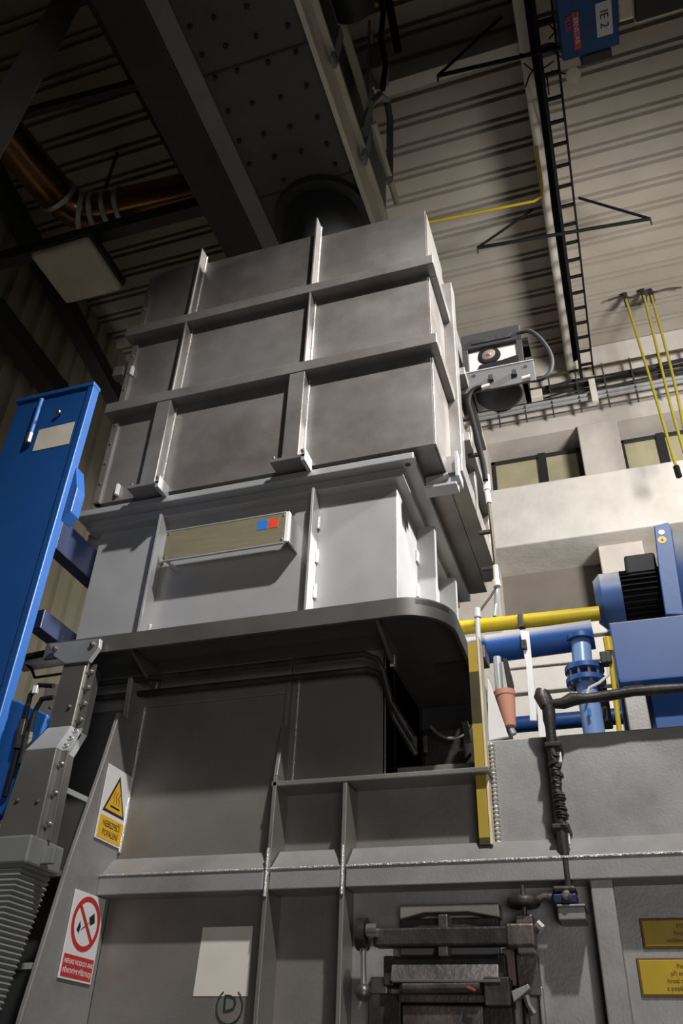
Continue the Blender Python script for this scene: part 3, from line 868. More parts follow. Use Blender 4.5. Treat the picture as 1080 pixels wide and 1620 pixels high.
# hand wheel on the right
p = at(828, 1428, Y=D - 0.08)
MB().lathe((p.x, p.y, p.z - 0.012), (0, 0, 1), [(0, 0.008), (0, 0.04), (0.006, 0.045), (0.018, 0.045), (0.024, 0.04), (0.024, 0.008)], 24).build('hand_wheel', M['soot'], dr, 0, True)
MB().tube([p - Vector((0, 0, 0.05)), p + Vector((0, 0, 0.045))], 0.007, 8).build('spindle', M['iron'], dr)
p = at(848, 1462, Y=D - 0.07)
MB().tube([p, p + Vector((0.014, 0, -0.014))], 0.016, 10).build('end_pin', M['bolt'], dr)
# right lower clamp lug
q = [at(u, v, Y=D - 0.08) for u, v in ((808, 1568), (835, 1556), (838, 1564), (812, 1586))]
MB().prism(q, (0, 0.03, 0)).build('clamp_lug', M['silver_block'], dr, 0.003)
MB().tube([at(832, 1575, Y=D - 0.07), at(836, 1590, Y=D - 0.07), at(845, 1604, Y=D - 0.07)], 0.009, 8).build('clamp_bolt', M['bolt'], dr, 0, True)
qbox('clamp_stay', 828, 1578, 836, 1640, D - 0.03, D + 0.01, M['soot'])
qbox('edge_bar', 855, 1560, 862, 1660, D - 0.02, D + 0.01, M['silver_block'])

# ---------------------------------------------------------------- sooty hose line with cock and bracket
Yh = 2.525
vl = thing('hose_line', 'sooty black pipe line with elbow, bends and clamps in front of the right block', 'pipe', at(900, 1400, Y=Yh))
path = [at(u, v, Y=Yh) for u, v in ((858, 1098), (866, 1115), (870, 1150), (875, 1200), (884, 1280), (893, 1350), (899, 1402))]
rr = [0.021, 0.020, 0.016, 0.015, 0.016, 0.013, 0.012]
MB().tube(smooth(path, 4), [rr[min(k // 4, 6)] for k in range(25)], 12).build('riser', M['soot'], vl, 0, True)
MB().tube([at(858, 1092, Y=Yh), at(856, 1102, Y=Yh), at(864, 1118, Y=Yh)], [0.020, 0.024, 0.02], 12).build('elbow', M['iron'], vl, 0, True)
path = [at(u, v, Y=Yh) for u, v in ((868, 1114), (890, 1113), (905, 1106), (925, 1105), (960, 1101), (1000, 1094), (1040, 1091), (1085, 1088), (1150, 1082))]
rr = [0.013, 0.018, 0.022, 0.015, 0.017, 0.015, 0.016, 0.014, 0.015]
MB().tube(path, rr, 12).build('branch', M['soot'], vl, 0, True)
lump = MB()
for k in range(26):
    t = k / 25.0
    p = at(876 + 14 * t + random.uniform(-2, 2), 1195 + 110 * t, Y=Yh - 0.008)
    lump.lathe(p - Vector((0, 0, 0.012)), (random.uniform(-.3, .3), 0, 1), [(0, 0.006), (0.008, random.uniform(0.012, 0.02)), (0.018, 0.012), (0.024, 0.003)], 8)
lump.build('tar_wrapping', M['soot'], vl, 0, True)
for (u, v) in ((876, 1180), (889, 1309)):
    p = at(u, v, Y=Yh)
    MB().box(p.x - 0.027, p.x + 0.022, p.y - 0.02, D, p.z - 0.007, p.z + 0.007).build('pipe_clamp', M['soot'], vl, 0.003)
    w = at(u + 9, v + 18, Y=Yh)
    MB().box(w.x - 0.006, w.x + 0.006, w.y - 0.004, w.y + 0.01, w.z - 0.016, w.z + 0.016).build('clamp_tag', M['white'], vl, 0.002)
qbox('cock_body', 873, 1412, 912, 1430, Yh - 0.03, Yh + 0.04, M['navy'], 0.006, vl)
qbox('cock_cap', 872, 1400, 910, 1411, Yh - 0.035, Yh + 0.045, M['soot'], 0.008, vl)
p = at(896, 1417, Y=Yh - 0.03)
MB().lathe(p, (0, -1, 0), [(0, 0.012), (0.01, 0.012), (0.016, 0.006)], 12).build('cock_screw', M['bolt'], vl, 0, True)
MB().tube([at(u, v, Y=Yh) for u, v in ((876, 1420), (860, 1418), (846, 1427), (835, 1428))], [0.012, 0.011, 0.013, 0.008], 10).build('link_pipe', M['iron'], vl, 0, True)
qbox('bracket', 882, 1434, 925, 1455, Yh - 0.02, D + 0.01, M['silver_block'], 0.003, vl)
qbox('bracket_top', 880, 1430, 925, 1434, Yh - 0.03, D + 0.01, M['silver_block'], 0.002, vl)

# ---------------------------------------------------------------- yellow striped post
YPo = 2.55
py_ = thing('guide_post', 'yellow and olive striped steel guide post with cream edge beside the recess', 'post', at(770, 1336, Y=YPo))
x0p = at(741, 1020, Y=YPo).x
zt_p, zb_p = at(745, 1016, Y=YPo).z, at(770, 1336, Y=YPo).z
zs_p = [zt_p, at(745, 1063, Y=YPo).z, at(751, 1145, Y=YPo).z, at(762, 1325, Y=YPo).z, zb_p]
for i, mm in enumerate(('yellow_post', 'olive', 'yellow_post', 'olive')):
    MB().box(-0.428, -0.396, YPo, D + 0.02, zs_p[i + 1], zs_p[i]).build('stripe', M[mm], py_)
MB().box(-0.396, -0.388, YPo - 0.004, D + 0.02, zb_p, zt_p + 0.02).build('edge_strip', M['cream'], py_, 0.002)
wl = MB()
for k in range(24):
    z = zb_p + 0.008 + (2.54 - zb_p) * k / 24
    wl.lathe((-0.378, D - 0.008, z), (0, 0, 1), [(0, 0.005), (0.006, 0.011), (0.012, 0.005)], 8)
wl.build('weld_bead', M['weld'], py_, 0, True)
# white pipe end above the post
p0 = at(757, 1020, Y=2.62)
p1 = at(755, 975, Y=2.62)
o = thing('white_pipe', 'short white threaded pipe end with collar above the yellow striped post', 'pipe', p0)
MB().tube([p0, p1], 0.009, 10).build('stem', M['white'], o, 0, True)
MB().tube([p1 - Vector((0, 0, 0.005)), p1 + Vector((0, 0, 0.03))], 0.013, 12).build('collar', M['white'], o, 0, True)

# ================================================================ LOWER HOOD
SIL, SC_ = M['silver'], M['silver_clean']
lh = thing('lower_hood', 'silver lower flue hood box with flange, ribs and side gussets on the furnace shelf', 'hood', (-1.37, 3.1, 2.94))
HX0, HX1 = -2.07, -0.685
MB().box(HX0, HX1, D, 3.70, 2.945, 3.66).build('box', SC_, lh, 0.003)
MB().box(-2.15, -0.59, 2.50, 3.70, 3.698, 3.730).build('flange', SC_, lh, 0.003)
MB().box(-2.115, -0.645, 2.548, 3.68, 3.656, 3.698).build('step_frame', SC_, lh, 0.003)
def hrib(x, z0, z1):
    MB().prism([(x, D, z0), (x, 2.53, z0), (x, 2.53, z1 - 0.0), (x, D, z1)], (0.012, 0, 0)).build('rib', SC_, lh, 0.002)
hrib(-1.735, 2.945, 3.66)
hrib(-1.03, 2.945, 3.66)
for (x, z) in ((-1.722, 3.47), (-1.722, 3.12), (-1.018, 3.52), (-1.018, 3.36), (-1.018, 3.20), (-1.018, 3.05)):
    MB().box(x, x + 0.012, D - 0.014, D - 0.002, z - 0.03, z + 0.03).build('stitch_weld', M['weld'], lh, 0.003)
# gussets on the right side
for (ya, yb_) in ((2.93, 2.96), (3.38, 3.41)):
    MB().box(HX1, -0.605, ya, yb_, 2.945, 3.66).build('side_gusset', SC_, lh, 0.003)
MB().box(HX0 - 0.10, HX0, 2.64, 2.66, 3.58, 3.70).build('side_gusset', SC_, lh, 0.003)
for z in (3.50, 3.33, 3.10):
    MB().box(HX1, HX1 + 0.01, 2.90, 2.93, z - 0.03, z + 0.03).build('stitch_weld', M['weld'], lh, 0.003)
p = at(645, 735, Z=3.698)
MB().lathe((p.x, p.y, 3.699), (0, 0, -1), [(0, 0.012), (0.002, 0.012), (0.002, 0.001)], 12).build('flange_hole', M['soot'], lh)

# name plate
npl = thing('name_plate', 'long brushed metal name plate with blue and red squares on the lower hood', 'name plate', (-1.39, 2.5, 3.4))
MB().box(-1.656, -1.118, 2.496, 2.502, 3.388, 3.527).build('plate', M['brass'], npl)
nplate = [o for o in COL.objects if o.parent == npl and o.name.startswith('plate')][0]
MB().box(-1.118, -1.104, 2.494, 2.504, 3.388, 3.530).build('end_fold', M['white'], npl)
for zz_ in (3.38, 3.527):
    MB().box(-1.66, -1.12, 2.494, 2.504, zz_, zz_ + 0.006).build('rim', M['silver_clean'], npl, 0.001)
MB().box(-1.108, -1.10, 2.50, D, 3.39, 3.525).build('standoff', SC_, npl, 0.002)
MB().tube([(-1.63, 2.5, 3.38), (-1.63, D, 3.385)], 0.008, 8).build('standoff', SC_, npl)
MB().box(-1.24, -1.195, 2.4945, 2.496, 3.462, 3.508).build('blue_square', M['logo_blue'], nplate)
MB().box(-1.19, -1.150, 2.4945, 2.496, 3.462, 3.508).build('red_square', M['logo_red'], nplate)
for (x, z) in ((-1.645, 3.515), (-1.645, 3.40), (-1.128, 3.515), (-1.128, 3.40)):
    MB().lathe((x, 2.496, z), (0, -1, 0), [(0, 0.006), (0.004, 0.005), (0.005, 0.001)], 8).build('screw', M['bolt'], npl)

# ================================================================ UPPER HOOD
uh = thing('upper_hood', 'tall silver upper flue hood of ribbed panels with two horizontal bands', 'hood', (-1.28, 3.1, 3.75))
UX0, UX1, UY = -2.065, -0.505, 2.50
ZB, ZT = 3.752, 5.36
zr = [ZB, 4.295, 4.84, ZT]
rx = (-1.735, -1.065)
cols = (UX0, rx[0], rx[1], UX1)
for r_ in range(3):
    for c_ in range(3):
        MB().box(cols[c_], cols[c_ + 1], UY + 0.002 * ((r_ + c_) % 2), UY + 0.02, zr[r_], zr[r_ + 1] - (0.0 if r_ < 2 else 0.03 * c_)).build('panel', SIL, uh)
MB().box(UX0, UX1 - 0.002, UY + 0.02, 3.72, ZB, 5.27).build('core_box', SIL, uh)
for zb_, zt2 in ((4.262, 4.322), (4.795, 4.855)):
    MB().box(UX0 - 0.03, UX1 + 0.042, 2.44, UY + 0.02, zb_, zt2).build('band', SIL, uh, 0.003)
    MB().box(UX1 - 0.01, UX1 + 0.042, UY + 0.02, 2.85, zb_, zt2).build('side_band', SIL, uh, 0.003)
for x in rx:
    MB().box(x - 0.010, x, 2.442, UY + 0.004, 4.855, ZT + 0.03).build('rib', SIL, uh, 0.002)
    MB().box(x - 0.012, x - 0.002, 2.442, UY + 0.004, 4.322, 4.795).build('rib', SIL, uh, 0.002)
    MB().box(x - 0.075, x, 2.444, UY + 0.004, ZB + 0.02, 4.262).build('rib', SIL, uh, 0.003)
    for (za, zc_) in ((4.86, 5.38), (4.33, 4.79), (3.78, 4.25)):
        MB().tube([(x + 0.003, UY - 0.003, za), (x + 0.003, UY - 0.003, zc_)], 0.005, 6).build('weld_seam', M['weld'], uh)
# side details
MB().box(UX1, UX1 + 0.008, 2.506, 2.86, ZB, 5.27).build('side_panel', SIL, uh, 0.002)
MB().box(UX1 - 0.02, -0.445, 2.82, 2.90, ZB + 0.01, 5.10).build('side_post', SIL, uh, 0.004)
MB().box(UX1 - 0.02, -0.47, 2.90, 3.55, ZB + 0.01, 4.86).build('rear_panel', SIL, uh, 0.003)
MB().box(UX1 - 0.02, -0.44, 3.12, 3.17, ZB + 0.01, 4.80).build('side_post', SIL, uh, 0.004)
MB().box(UX1 - 0.02, -0.44, 3.50, 3.56, ZB + 0.01, 4.70).build('side_post', SIL, uh, 0.004)
for z in (4.08, 4.5):
    MB().box(UX1 - 0.02, -0.42, 2.90, 3.5, z, z + 0.05).build('side_band', SIL, uh, 0.003)
MB().box(UX1 + 0.001, -0.43, 2.70, 3.62, ZB - 0.002, ZB + 0.09).build('side_band', SIL, uh, 0.003)
# foot clips
for x in (-1.70, -1.03):
    MB().box(x - 0.15, x + 0.005, 2.42, 2.52, ZB - 0.012, ZB + 0.004).build('clip', SIL, uh, 0.002)
    MB().box(x - 0.012, x + 0.006, 2.42, 2.52, ZB - 0.03, ZB + 0.03).build('clip_edge', M['silver_clean'], uh, 0.002)
    MB().lathe((x - 0.005, 2.43, ZB + 0.02), (0, -1, 0), [(0, 0.010), (0.012, 0.010), (0.014, 0.003)], 8).build('bolt', M['bolt'], uh)
    MB().lathe((x - 0.14, 2.44, ZB + 0.02), (0, -1, 0), [(0, 0.008), (0.01, 0.008), (0.012, 0.003)], 8).build('bolt', M['bolt'], uh)
# right corner clamp between box and flange
clp = MB().box(-0.585, -0.452, 2.715, 2.73, 3.672, 3.800).build('corner_clamp', SC_, uh, 0.002)
MB().box(-0.590, -0.452, 2.66, 2.73, 3.660, 3.672).build('clamp_foot', SC_, uh, 0.002)
MB().prism([(-0.585, 2.715, 3.735), (-0.585, 2.715, 3.70), (-0.49, 2.715, 3.735), (-0.49, 2.715, 3.745)], (0, -0.03, 0)).build('clamp_wedge', SC_, uh, 0.002)
MB().box(-0.455, -0.440, 2.66, 2.76, 3.70, 3.83).build('clamp_strap', M['silver_clean'], uh, 0.002)
for (x, z) in ((-0.478, 3.775), (-0.475, 3.695)):
    MB().lathe((x, 2.715, z), (0, -1, 0), [(0, 0.010), (0.008, 0.010), (0.011, 0.003)], 8).build('bolt', M['bolt'], uh)

# left edge strip, screws and bright latches
MB().box(UX0 - 0.004, UX0 + 0.03, UY - 0.012, UY + 0.02, ZB, 5.30).build('edge_strip', SIL, uh, 0.002)
for z in [3.86 + 0.118 * i for i in range(12)]:
    MB().lathe((UX0 + 0.015, UY - 0.012, z), (0, -1, 0), [(0, 0.007), (0.006, 0.006), (0.008, 0.002)], 8).build('screw', M['bolt'], uh)
for (u, v) in ((209, 587), (186, 775)):
    p = at(u, v, Y=UY - 0.01)
    MB().box(p.x - 0.007, p.x + 0.007, UY - 0.02, UY, p.z - 0.03, p.z + 0.03).build('latch', M['white'], uh, 0.003)
p = at(190, 590, Y=UY + 0.02)
MB().box(p.x - 0.03, p.x + 0.03, UY + 0.0, UY + 0.05, p.z - 0.035, p.z + 0.03).build('lug', SIL, uh, 0.003)

# ---------------------------------------------------------------- drive box on bracket at the right of the hood
Yv = 3.0
dv = thing('drive_unit', 'grey drive box with round dial on a perforated bracket beside the upper hood', 'drive unit', at(780, 600, Y=Yv))
MB().box(-0.475, -0.095, Yv, Yv + 0.012, 4.465, 4.600).build('bracket_plate', M['bracket'], dv, 0.003)
MB().box(-0.475, -0.095, Yv - 0.003, Yv + 0.06, 4.600, 4.606).build('bracket_lip', M['silver_clean'], dv)
for (u, v) in ((749, 595), (831, 580)):
    p = at(u, v, Y=Yv)
    MB().lathe((p.x, Yv, p.z), (0, -1, 0), [(0, 0.010), (0.002, 0.010), (0.002, 0.001)], 12).build('slot_hole', M['soot'], dv)
for (u, v) in ((777, 600), (814, 592)):
    p = at(u, v, Y=Yv)
    MB().box(p.x - 0.012, p.x + 0.012, Yv - 0.02, Yv, p.z - 0.018, p.z + 0.016).build('clamp_block', M['grey_plastic'], dv, 0.003)
a = at(733, 575, Y=Yv + 0.08)
c = at(824, 530, Y=Yv + 0.08)
xa_, xb_ = a.x, c.x
MB().box(xa_, xb_, Yv + 0.05, Yv + 0.30, 4.82, 4.93).build('lid', M['grey_plastic'], dv, 0.006)
MB().box(xa_ + 0.05, xb_ - 0.05, Yv + 0.044, Yv + 0.05, 4.845, 4.875).build('lid_groove', M['soot'], dv)
MB().box(xa_, xb_, Yv + 0.075, Yv + 0.30, 4.60, 4.82).build('body', M['white'], dv, 0.004)
MB().box(xa_, xa_ + 0.03, Yv + 0.05, Yv + 0.30, 4.60, 4.82).build('body_cheek', M['grey_plastic'], dv, 0.003)
MB().box(xb_ - 0.03, xb_, Yv + 0.05, Yv + 0.30, 4.60, 4.82).build('body_cheek', M['grey_plastic'], dv, 0.003)
p = at(773, 562, Y=Yv + 0.07)
MB().lathe((p.x, Yv + 0.076, p.z), (0, -1, 0), [(0, 0.06), (0.012, 0.056), (0.014, 0.042), (0.010, 0.041)], 28).build('dial_ring', M['black'], dv, 0, True)
MB().lathe((p.x, Yv + 0.066, p.z), (0, -1, 0), [(0, 0.042), (0.003, 0.038), (0.005, 0.014), (0.012, 0.010), (0.013, 0.002)], 24).build('dial', M['dull_pink'], dv, 0, True)
MB().prism([(p.x - 0.10, Yv + 0.05, 4.60), (xb_ - 0.03, Yv + 0.05, 4.60), (xb_ - 0.03, Yv + 0.05, p.z - 0.055), (p.x + 0.06, Yv + 0.05, p.z - 0.07), (p.x - 0.05, Yv + 0.05, p.z - 0.075)], (0, 0.04, 0)).build('dark_gland', M['black'], dv, 0.004)
q = at(780, 612, Y=Yv - 0.02)
MB().lathe((q.x + 0.01, Yv + 0.15, 4.605), (0, 0, -1), [(0, 0.03), (0, 0.118), (0.05, 0.118), (0.06, 0.105), (0.065, 0.02)], 28).build('pulley_disc', M['steel_dark'], dv, 0, True)
for (u, v) in ((768, 612), (832, 598)):
    w = at(u, v, Y=Yv - 0.02)
    MB().tube([w - Vector((0.02, 0, 0.002)), w + Vector((0.02, 0, 0.004))], 0.012, 10).build('cable_gland', M['beam_white'], dv)
path = [at(u, v, Y=Yv + 0.05) for u, v in ((818, 527), (838, 524), (858, 540), (872, 565), (870, 588), (855, 600), (838, 602))]
MB().tube(smooth(path), 0.011, 10).build('cable_loop', M['grey_plastic'], dv, 0, True)
p = at(830, 540, Y=Yv + 0.1)
MB().box(p.x - 0.02, p.x + 0.02, p.y, p.y + 0.08, p.z - 0.04, p.z + 0.03).build('plug', M['black'], dv, 0.004)
# black hose falling along the hood side
path = [at(u, v, Y=2.98) for u, v in ((762, 612), (748, 618), (740, 634), (746, 660), (756, 700), (764, 735), (768, 760))]
hs = thing('supply_hose', 'black supply hose with white fittings running down the right edge of the hood', 'hose', path[-1])
MB().tube(smooth(path), 0.013, 10).build('hose', M['black'], hs, 0, True)
Yq = 3.0
path = [at(u, v, Y=Yq) for u, v in ((769, 752), (772, 790), (778, 840), (783, 890), (786, 920))]
MB().tube(path, 0.008, 8).build('braid', M['olive'], hs, 0, True)
for (u0, v0, u1, v1, rr) in ((769, 753, 770, 776, 0.016), (770, 776, 773, 796, 0.012), (783, 895, 785, 918, 0.011), (784, 918, 786, 928, 0.016)):
    MB().tube([at(u0, v0, Y=Yq), at(u1, v1, Y=Yq)], rr, 10).build('fitting', M['beam_white'], hs, 0, True)
path = [at(u, v, Y=Yq) for u, v in ((784, 930), (775, 945), (765, 958), (757, 970))]
MB().tube(path, 0.005, 8).build('wire', M['iron'], hs, 0, True)
path = [at(u, v, Y=Yq + 0.05) for u, v in ((785, 930), (784, 955), (782, 975))]
MB().tube(path, 0.008, 8).build('wire', M['cable_grey'], hs, 0, True)
for (u, v) in ((737, 661), (750, 718), (768, 840), (772, 898)):
    w = at(u, v, Y=Yq)
    MB().box(w.x - 0.03, w.x + 0.02, w.y, w.y + 0.02, w.z - 0.006, w.z + 0.006).build('hose_clip', M['soot'], hs)

# ================================================================ PIPES AND FAN ON THE RIGHT
Yf = 3.30
bpz = at(850, 1017, Y=Yf)
pb = thing('blue_pipe', 'thick blue horizontal air pipe ending at the fan, with a flanged branch', 'pipe', at(930, 1160, Y=3.25))
MB().tube([(-0.62, Yf, at(740, 1032, Y=Yf).z + 0.0), (-0.02, Yf, at(945, 1003, Y=Yf).z)], 0.062, 24).build('main', M['blue_main'], pb, 0, True)
MB().tube([at(918, 1010, Y=3.27), at(922, 1060, Y=3.25)], 0.040, 20).build('branch', M['pipe_blue'], pb, 0, True)
MB().tube([at(917, 1007, Y=3.26), at(918, 1014, Y=3.26)], 0.056, 20).build('collar', M['blue'], pb, 0, True)
pt_ = at(924, 1060, Y=3.25)
pb_ = at(938, 1200, Y=3.25)
MB().tube([pt_ - Vector((0, 0, 0.04)), (pt_.x + 0.005, 3.25, 2.56)], 0.042, 20).build('branch', M['pipe_blue'], pb, 0, True)
MB().lathe((pt_.x, 3.25, pt_.z - 0.012), (0, 0, 1), [(0, 0.03), (0, 0.078), (0.02, 0.078), (0.02, 0.03)], 28).build('flange', M['blue_dark'], pb, 0, True)
MB().lathe((pt_.x, 3.25, pt_.z - 0.062), (0, 0, 1), [(0, 0.03), (0, 0.078), (0.02, 0.078), (0.02, 0.03)], 28).build('flange', M['blue_dark'], pb, 0, True)
flg = bpy.data.objects['flange.001'] if 'flange.001' in bpy.data.objects else pb
for k in range(10):
    an = 2 * PI * k / 10
    MB().tube([(pt_.x + 0.064 * math.cos(an), 3.25 + 0.064 * math.sin(an), pt_.z - 0.072), (pt_.x + 0.064 * math.cos(an), 3.25 + 0.064 * math.sin(an), pt_.z + 0.012)], 0.007, 6).build('flange_bolt', M['bolt'], flg)
yp = thing('gas_main', 'yellow gas pipe above the thick blue pipe', 'pipe', (-0.3, 3.36, 3.3))
za, zc_ = at(740, 992, Y=3.36), at(950, 970, Y=3.36)
MB().tube([(-0.62, 3.36, za.z), (0.02, 3.36, zc_.z)], 0.032, 18).build('pipe', M['yellow'], yp, 0, True)
p = at(824, 984, Y=3.33)
MB().box(p.x - 0.012, p.x + 0.012, 3.318, 3.40, p.z - 0.03, p.z + 0.035).build('clip', M['soot'], yp, 0.004)
# bracket strap
st = thing('pipe_bracket', 'white flat steel strap holding the blue and yellow pipes', 'bracket', at(850, 1166, Y=3.22))
a = [at(u, v, Y=3.22) for u, v in ((822, 998), (836, 998), (842, 1055), (850, 1140), (838, 1140), (832, 1055))]
MB().prism(a, (0, 0.012, 0)).build('strap', M['white'], st, 0.002)
a = [at(u, v, Y=3.20) for u, v in ((849, 1108), (860, 1108), (864, 1172), (852, 1172))]
MB().prism(a, (0, 0.012, 0)).build('strap', M['white'], st, 0.002)
p = at(829, 1020, Y=3.21)
MB().box(p.x - 0.012, p.x + 0.010, 3.20, 3.23, p.z - 0.02, p.z + 0.02).build('strap_pad', M['soot'], st, 0.002)
# thin yellow pipe beside the plenum
ty = thing('gas_riser', 'thin yellow gas riser with dark valve left of the blue fan plenum', 'pipe', at(978, 1155, Y=3.2))
MB().tube([at(962, 1012, Y=3.2), at(968, 1060, Y=3.2), at(981, 1170, Y=3.2)], 0.010, 10).build('pipe', M['yellow'], ty, 0, True)
p = at(962, 1020, Y=3.19)
MB().tube([p - Vector((0, 0, 0.03)), p + Vector((0, 0, 0.03))], 0.018, 12).build('union', M['yellow'], ty, 0, True)
p = at(958, 1040, Y=3.19)
MB().box(p.x - 0.022, p.x + 0.022, p.y - 0.02, p.y + 0.03, p.z - 0.03, p.z + 0.02).build('valve', M['soot'], ty, 0.005)
path = [at(u, v, Y=3.18) for u, v in ((962, 1056), (962, 1068), (948, 1080), (932, 1088), (927, 1104))]
MB().tube(path, 0.006, 8).build('sensor_wire', M['beam_white'], ty, 0, True)
p = at(932, 1127, Y=3.19)
MB().tube([p - Vector((0, 0, 0.015)), p + Vector((0, 0, 0.015))], 0.006, 8).build('sensor_tip', M['logo_blue'], ty)
p = at(953, 1110, Y=3.3)
MB().box(p.x - 0.04, p.x + 0.025, p.y, p.y + 0.1, p.z - 0.08, p.z + 0.06).build('valve_block', M['grey_plastic'], ty, 0.006)

# fan
fn = thing('exhaust_fan', 'blue industrial fan with black finned motor and plenum box at right', 'fan', at(1030, 1150, Y=3.3))
Yn = 3.25
a, c = at(965, 985, Y=Yn), at(975, 1080, Y=Yn)
xp = (a.x + c.x) / 2
MB().box(xp, xp + 0.75, Yn, Yn + 0.55, c.z + 0.002, a.z).build('plenum', M['blue_fan'], fn, 0.006)
MB().box(xp + 0.005, xp + 0.75, Yn - 0.012, Yn + 0.05, c.z - 0.006, c.z + 0.01).build('plenum_flange', M['blue_dark'], fn, 0.003)
p = at(1000, 940, Y=Yn + 0.2)
ax = (1, 0.0, 0.0)
m0 = at(942, 952, Y=Yn + 0.2)
zc_m = m0.z - 0.005
MB().lathe((m0.x, Yn + 0.2, zc_m), ax, [(0, 0.03), (0, 0.095), (0.03, 0.125), (0.115, 0.125), (0.115, 0.04)], 28).build('cowl', M['blue_fan'], fn, 0, True)
MB().lathe((m0.x + 0.115, Yn + 0.2, zc_m), ax, [(0, 0.04), (0, 0.108), (0.19, 0.108), (0.19, 0.04)], 28).build('motor', M['black'], fn, 0, True)
fin = MB()
for k in range(30):
    an = 2 * PI * k / 30
    ca, sa = math.cos(an), math.sin(an)
    e1 = Vector((0, ca, sa))
    e2 = Vector((0, -sa, ca)) * 0.003
    cc = Vector((m0.x + 0.118, Yn + 0.2, zc_m))
    fin.prism([cc + e1 * 0.105 - e2, cc + e1 * 0.105 + e2, cc + e1 * 0.126 + e2, cc + e1 * 0.126 - e2], (0.175, 0, 0))
fin.build('cooling_fins', M['black'], fn)
q = at(1012, 905, Y=Yn + 0.1)
MB().box(q.x - 0.055, q.x + 0.075, Yn + 0.1, Yn + 0.25, q.z - 0.01, q.z + 0.095).build('terminal_box', M['grey_plastic'], fn, 0.01)
a = [at(u, v, Y=Yn + 0.02) for u, v in ((1034, 832), (1056, 826), (1062, 836), (1082, 972), (1052, 972), (1042, 905))]
mp_ = MB().prism(a, (0, 0.02, 0)).build('mounting_plate', M['blue'], fn, 0.004)
q = at(1046, 842, Y=Yn + 0.0195)
MB().lathe((q.x, Yn + 0.0195, q.z), (0, -1, 0), [(0, 0.013), (0.001, 0.013), (0.001, 0.001)], 16).build('lifting_eye', M['white'], mp_)
q = at(1047, 854, Y=Yn + 0.0195)
MB().lathe((q.x, Yn + 0.0195, q.z), (0, -1, 0), [(0, 0.018), (0.001, 0.018), (0.001, 0.001)], 20).build('arrow_sticker', M['sign_amber'], mp_)
MB().prism([(q.x - 0.006, Yn + 0.018, q.z - 0.006), (q.x + 0.006, Yn + 0.018, q.z - 0.006), (q.x, Yn + 0.018, q.z + 0.009)], (0, -0.0006, 0)).build('arrow_mark', M['sign_black'], mp_)
vx = at(1056, 900, Y=Yn + 0.1).x
MB().lathe((vx, Yn + 0.38, zc_m + 0.02), (1, 0, 0), [(0, 0.05), (0, 0.33), (0.02, 0.345), (0.25, 0.345), (0.27, 0.33), (0.27, 0.05)], 48).build('volute', M['blue_fan'], fn, 0, True)
p = at(1005, 1120, Y=Yn + 0.02)
MB().box(p.x - 0.035, p.x + 0.045, Yn + 0.02, Yn + 0.2, 2.56, c.z - 0.006).build('pedestal', M['silver_block'], fn, 0.004)
p = at(1030, 1110, Y=Yn + 0.1)
MB().box(p.x, p.x + 0.6, Yn + 0.1, Yn + 0.4, 2.56, c.z - 0.006).build('base_frame', M['blue_dark'], fn, 0.004)

# terracotta cup, prop and white gusset
tc_ = thing('dust_cup', 'terracotta coloured tapered cup hanging below the blue pipe beside the striped post', 'cup', at(805, 1150, Y=3.0))
a, c = at(797, 1095, Y=3.0), at(806, 1150, Y=3.0)
MB().tube([c, a.lerp(c, 0.16), a.lerp(c, 0.14), a], [0.024, 0.038, 0.041, 0.042], 20).build('cup_body', M['terra'], tc_, 0, True)
a2, c2 = at(786, 1040, Y=3.05), at(790, 1092, Y=3.05)
MB().tube([a2, c2], 0.016, 12).build('stem', M['cable_grey'], tc_, 0, True)
a2 = [at(u, v, Y=3.02) for u, v in ((794, 1040), (802, 1042), (812, 1082), (812, 1098), (802, 1086))]
MB().prism(a2, (0, 0.02, 0)).build('lever_arm', M['grey_plastic'], tc_, 0.003)
MB().tube([c - Vector((0, 0, 0.0)), c - Vector((-0.012, 0, 0.03))], 0.013, 10).build('spout', M['cable_grey'], tc_)
a = [at(u, v, Y=2.75) for u, v in ((770, 1072), (774, 1078), (804, 1165), (772, 1172))]
tag(MB().prism(a, (0, 0.015, 0)).build('gusset_plate', M['white'], None, 0.002), 'white triangular plate standing on the right block behind the striped post', 'plate')
p = at(836, 1145, Y=4.5)
tag(MB().tube([(p.x - 0.6, 4.5, p.z), (p.x + 1.2, 4.5, p.z + 0.0)], 0.045, 14).build('blue_pipe', M['blue_dark'], None, 0, True), 'dark blue pipe low behind the white strap', 'pipe')

# ================================================================ LEFT: blue lifting column, duct, bellows
Yb = 2.20
bc = thing('lifting_column', 'tall blue steel lifting column with cylinder and inspection plate at left', 'column', (-2.2, Yb, 0))
tr_, tl_ = at(137, 615, Y=Yb), at(28, 640, Y=Yb)
xr_, xl_ = -1.975, tl_.x - 0.02
MB().box(tl_.x, xr_ - 0.031, Yb, Yb + 0.03, 2.25, tr_.z).build('front_plate', M['blue'], bc, 0.004)
MB().box(xr_ - 0.03, xr_, Yb - 0.012, Yb + 0.035, 2.25, tr_.z).build('side_flange', M['blue'], bc, 0.004)
MB().box(tl_.x - 0.005, xr_ + 0.0, Yb - 0.015, Yb + 0.04, tr_.z, tr_.z + 0.022).build('top_cap', M['blue_dark'], bc, 0.003)
MB().prism([(xr_, Yb + 0.02, 3.46), (xr_ + 0.035, Yb + 0.02, 3.50), (xr_ + 0.035, Yb + 0.02, 3.62), (xr_, Yb + 0.02, 3.74)], (0, 0.06, 0)).build('side_bracket', M['blue'], bc, 0.004)
a, c = at(62, 670, Y=Yb - 0.004), at(118, 708, Y=Yb - 0.004)
MB().prism([at(u, v, Y=Yb - 0.003) for u, v in ((62, 680), (118, 667), (108, 702), (51, 714))], (0, 0.003, 0)).build('inspection_plate', M['lampcover'], bc)
